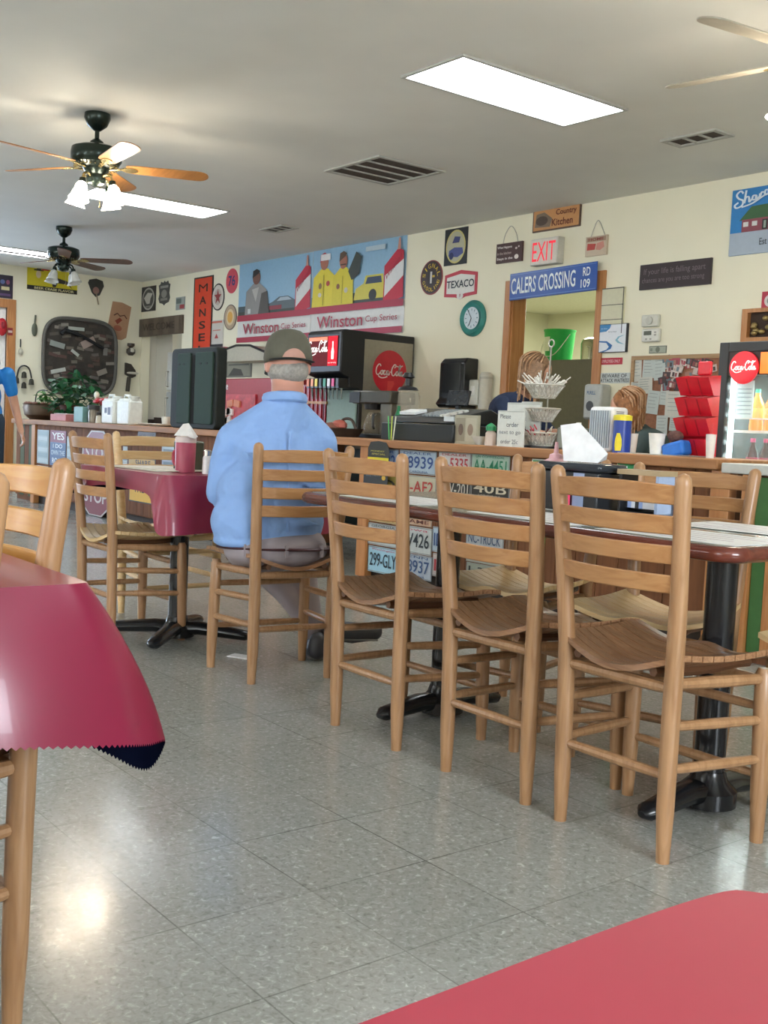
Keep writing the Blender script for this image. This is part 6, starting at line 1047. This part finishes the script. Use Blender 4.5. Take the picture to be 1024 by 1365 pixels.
br = MB(); br.add([R3 @ Vector((.068*math.sin(a)*k, .09 + .07*math.cos(a), -.05 - .02*k)) + cc for k in (0.98,) for a in [-1.4+2.8*i/14 for i in range(15)]] + [R3 @ Vector((.088*math.sin(a), .104*math.cos(a), -.04)) + cc for a in [-.85+1.7*i/14 for i in range(15)]], [(i, i+1, 16+i, 15+i) for i in range(14)], CP_); b2 = br.build('brim', cp); so = b2.modifiers.new('t', 'SOLIDIFY'); so.thickness = .004
MB().ball(R3 @ Vector((0, 0, .082)) + cc, .007, 8, CP_).build('button', cp)
st = MB().tube([R3 @ Vector((.0955*math.sin(a), -.1125*math.cos(a), -.042)) + cc for a in [-1.0+2.0*i/20 for i in range(21)]], .009, 8, P('#2a2a26', .7), flat=.35).build('strap', cp)
op = MB(); ops = []
for q in range(5):
    for i in range(13):
        a = -.48 + .96*i/12; top = .27*math.sin(PI*(i+.01)/12.02)**.6; th_ = .06 + top*q/4; rr = math.cos(th_)**.55*1.035
        ops.append(R3 @ Vector((.092*rr*math.sin(a), -.108*rr*math.cos(a), -.045 + .128*math.sin(th_))) + cc)
op.add(ops, [(q*13+i, q*13+i+1, q*13+i+14, q*13+i+13) for q in range(4) for i in range(12)], P('#b58a7c', .6)); op.build('cap_opening', cp)
hr = MB(); hr.ball(hc - fw*.012 - up*.02, (.089, .077, .058), 16, HAIRG); hh = blob('hair', hr, man, .008, 2)

# --- woman bending at the kitchen door
def woman(lab, ox, oy, fdir, shc, headp, hfwd, hair_c, shirt_c, pants_c, torso, arms, legs, hs=.95, hairlen=.18, sleeve_frac=2, skin=SKIN2):
    V, f, l = frame_(ox, oy, fdir); t = thing('person', lab, 'person', (0, 0, 0)); hc = V(*headp); F3 = f*hfwd[0] + l*hfwd[1] + up*hfwd[2]; F3.normalize(); U3 = (up - F3*up.dot(F3)).normalized()
    b = MB(); head(b, hc, F3, U3, hs, skin); neck = V(*torso[-1][0]); cap_(b, [neck, hc - U3*.06], [.055, .048], skin)
    for p, r in torso: b.ball(V(*p), tuple(q*.85 for q in r), 14, skin)
    for a in arms:
        cap_(b, [V(*q) for q in a[0]], a[1], skin); d = V(*a[0][-1]) - V(*a[0][-2]); hand(b, V(*a[0][-1]), d, f if abs(d.normalized().dot(f)) < .8 else l, l*(1 if a[0][-1][1] > 0 else -1), skin, .5, .9)
    for a in legs: cap_(b, [V(*q) for q in a], [.075, .055, .04], skin)
    blob('body', b, t, .009, 3); face(t, hc, F3, U3, hs)
    s = MB()
    for p, r in torso: s.ball(V(*p), r, 18, shirt_c)
    for a in arms: cap_(s, [V(*q) for q in a[0][:sleeve_frac]] if sleeve_frac > 1 else [V(*a[0][0]), V(*a[0][0]).lerp(V(*a[0][1]), .55)], [a[1][i]+.016 for i in range(max(2, sleeve_frac))], shirt_c)
    blob('shirt', s, t, .011, 4)
    s = MB(); 
    for a in legs: cap_(s, [V(*q) for q in a[:-1]] + [V(*a[-2]).lerp(V(*a[-1]), .97)], [.1, .078, .06], pants_c)
    blob('trousers', s, t, .013, 3)
    for a in legs: p = V(*a[-1]); s = MB(); cap_(s, [Vector((p.x, p.y, .04)) - f*.05, Vector((p.x, p.y, .04)) + f*.12], [.04, .036], P('#2a2a2c', .6)); s.build('shoe', t)
    hm = MB(); M = Matrix((F3.cross(U3), F3, U3)).transposed(); Eh = M.to_euler(); hm.ball(hc - F3*.018*hs + U3*.035*hs, (.088*hs, .1*hs, .09*hs), 18, hair_c, rot=Eh)
    ll = U3.cross(F3)
    for k in range(-6, 7):
        a = k/6*1.75; top = hc + (-F3*math.cos(a)*.085 + ll*math.sin(a)*.082)*hs + U3*.03*hs; bot = top*1 + Vector((0, 0, -hairlen)) - F3*.01 + (-F3*math.cos(a) + ll*math.sin(a))*.02
        hm.tube([top + U3*.03, (top+bot)/2 + (-F3*math.cos(a) + ll*math.sin(a))*.022, bot + up*rnd.uniform(-.02, .03)], [.028, .026, .010], 8, hair_c)
    hb = blob('hair', hm, t, .009, 1); sm = MB(); rr_ = random.Random(2); HL = P('#b08a66' if hair_c is not HBK else '#3a2c26', .55, 0, .2, scale=40)
    for k in range(70):
        a = rr_.uniform(-1.9, 1.9); e0 = rr_.uniform(.2, 1.3); pts = []
        for j in range(7):
            e_ = e0 - .35*j; R_h = Vector((-math.cos(a)*math.cos(max(e_, -.2)), math.sin(a)*math.cos(max(e_, -.2)), math.sin(max(e_, -.2))))
            drop = max(0, -.2 - e_)*.16; w_ = .006*math.sin(j*1.7+k)
            pts.append(hc - F3*.018*hs + U3*.035*hs + (F3*R_h.x*.103 + ll*R_h.y*.096 + U3*R_h.z*.094)*hs + up*(-drop*hairlen/.18) + ll*w_ + (-F3*math.cos(a) + ll*math.sin(a))*.004*j)
        sm.tube(catmull(pts, 3), .0045, 5, HL if k % 2 else hair_c)
    sm.build('hair_strands', hb); return t
HB = P('#7d5f44', .6, 0, .3, scale=60); HB2 = P('#8a5a32', .55, 0, .3, scale=60); HBK = P('#2a201c', .6, 0, .2, scale=60)
BLK = P('#26282e', .8)
# at the kitchen door, bending to the right
woman('woman in navy shirt with wavy brown hair bending behind the bar', -5.38, 5.25, math.radians(20), 1, (.20, .0, 1.385), (.8, .3, -.45), HB, P('#1b2a48', .8, 0, .05), BLK,
      [((-.05, 0, .88), (.15, .17, .15)), ((-.02, 0, 1.0), (.14, .18, .16)), ((.04, 0, 1.12), (.13, .19, .13)), ((.10, 0, 1.19), (.07, .10, .07))],
      [([(.06, .19, 1.15), (.22, .23, .98), (.42, .15, .98)], [.05, .04, .03]), ([(.06, -.19, 1.15), (.20, -.25, .98), (.40, -.15, .96)], [.05, .04, .03])],
      [[(-.08, .09, .85), (-.04, .1, .48), (-.06, .1, .06)], [(-.08, -.09, .85), (-.04, -.1, .48), (-.06, -.1, .06)]], 1.0, .19)
# at the cork board, head down
woman('woman in dark teal with straight brown hair looking down behind the right bar', -4.27, 5.36, math.radians(215), 1, (.12, .02, 1.15), (.75, .1, -.55), HB2, P('#3a4a4a', .8, 0, .05), BLK,
      [((-.06, 0, .72), (.14, .16, .15)), ((-.03, 0, .84), (.13, .17, .15)), ((.0, 0, .94), (.12, .18, .1)), ((.05, 0, 1.01), (.07, .09, .06))],
      [([(.0, .17, .96), (.1, .23, .80), (.30, .15, .84)], [.048, .038, .028]), ([(.0, -.17, .96), (.1, -.23, .80), (.30, -.15, .84)], [.048, .038, .028])],
      [[(-.08, .09, .68), (.12, .1, .42), (-.05, .1, .06)], [(-.08, -.09, .68), (.12, -.1, .42), (-.05, -.1, .06)]], .98, .2)
# left edge, walking
wp = onz((-6, 740), 0)
woman('dark haired woman in bright blue T-shirt cut off by the left edge', -9.15, 2.93, math.radians(-10), 1, (.03, .0, 1.47), (1, .1, 0), HBK, P('#1d7fd0', .7, 0, .05), P('#26384a', .8),
      [((0, 0, .95), (.13, .17, .14)), ((0, 0, 1.08), (.12, .16, .16)), ((0, 0, 1.24), (.11, .17, .12)), ((0, 0, 1.32), (.055, .08, .05))],
      [([(0, .20, 1.27), (-.02, .27, 1.0), (.05, .31, .80)], [.045, .036, .026]), ([(0, -.20, 1.27), (-.02, -.26, 1.0), (.08, -.27, .80)], [.045, .036, .026])],
      [[(0, .09, .88), (.02, .1, .48), (-.02, .1, .06)], [(0, -.09, .88), (.05, -.1, .48), (.1, -.1, .06)]], 1.0, .3, 1)
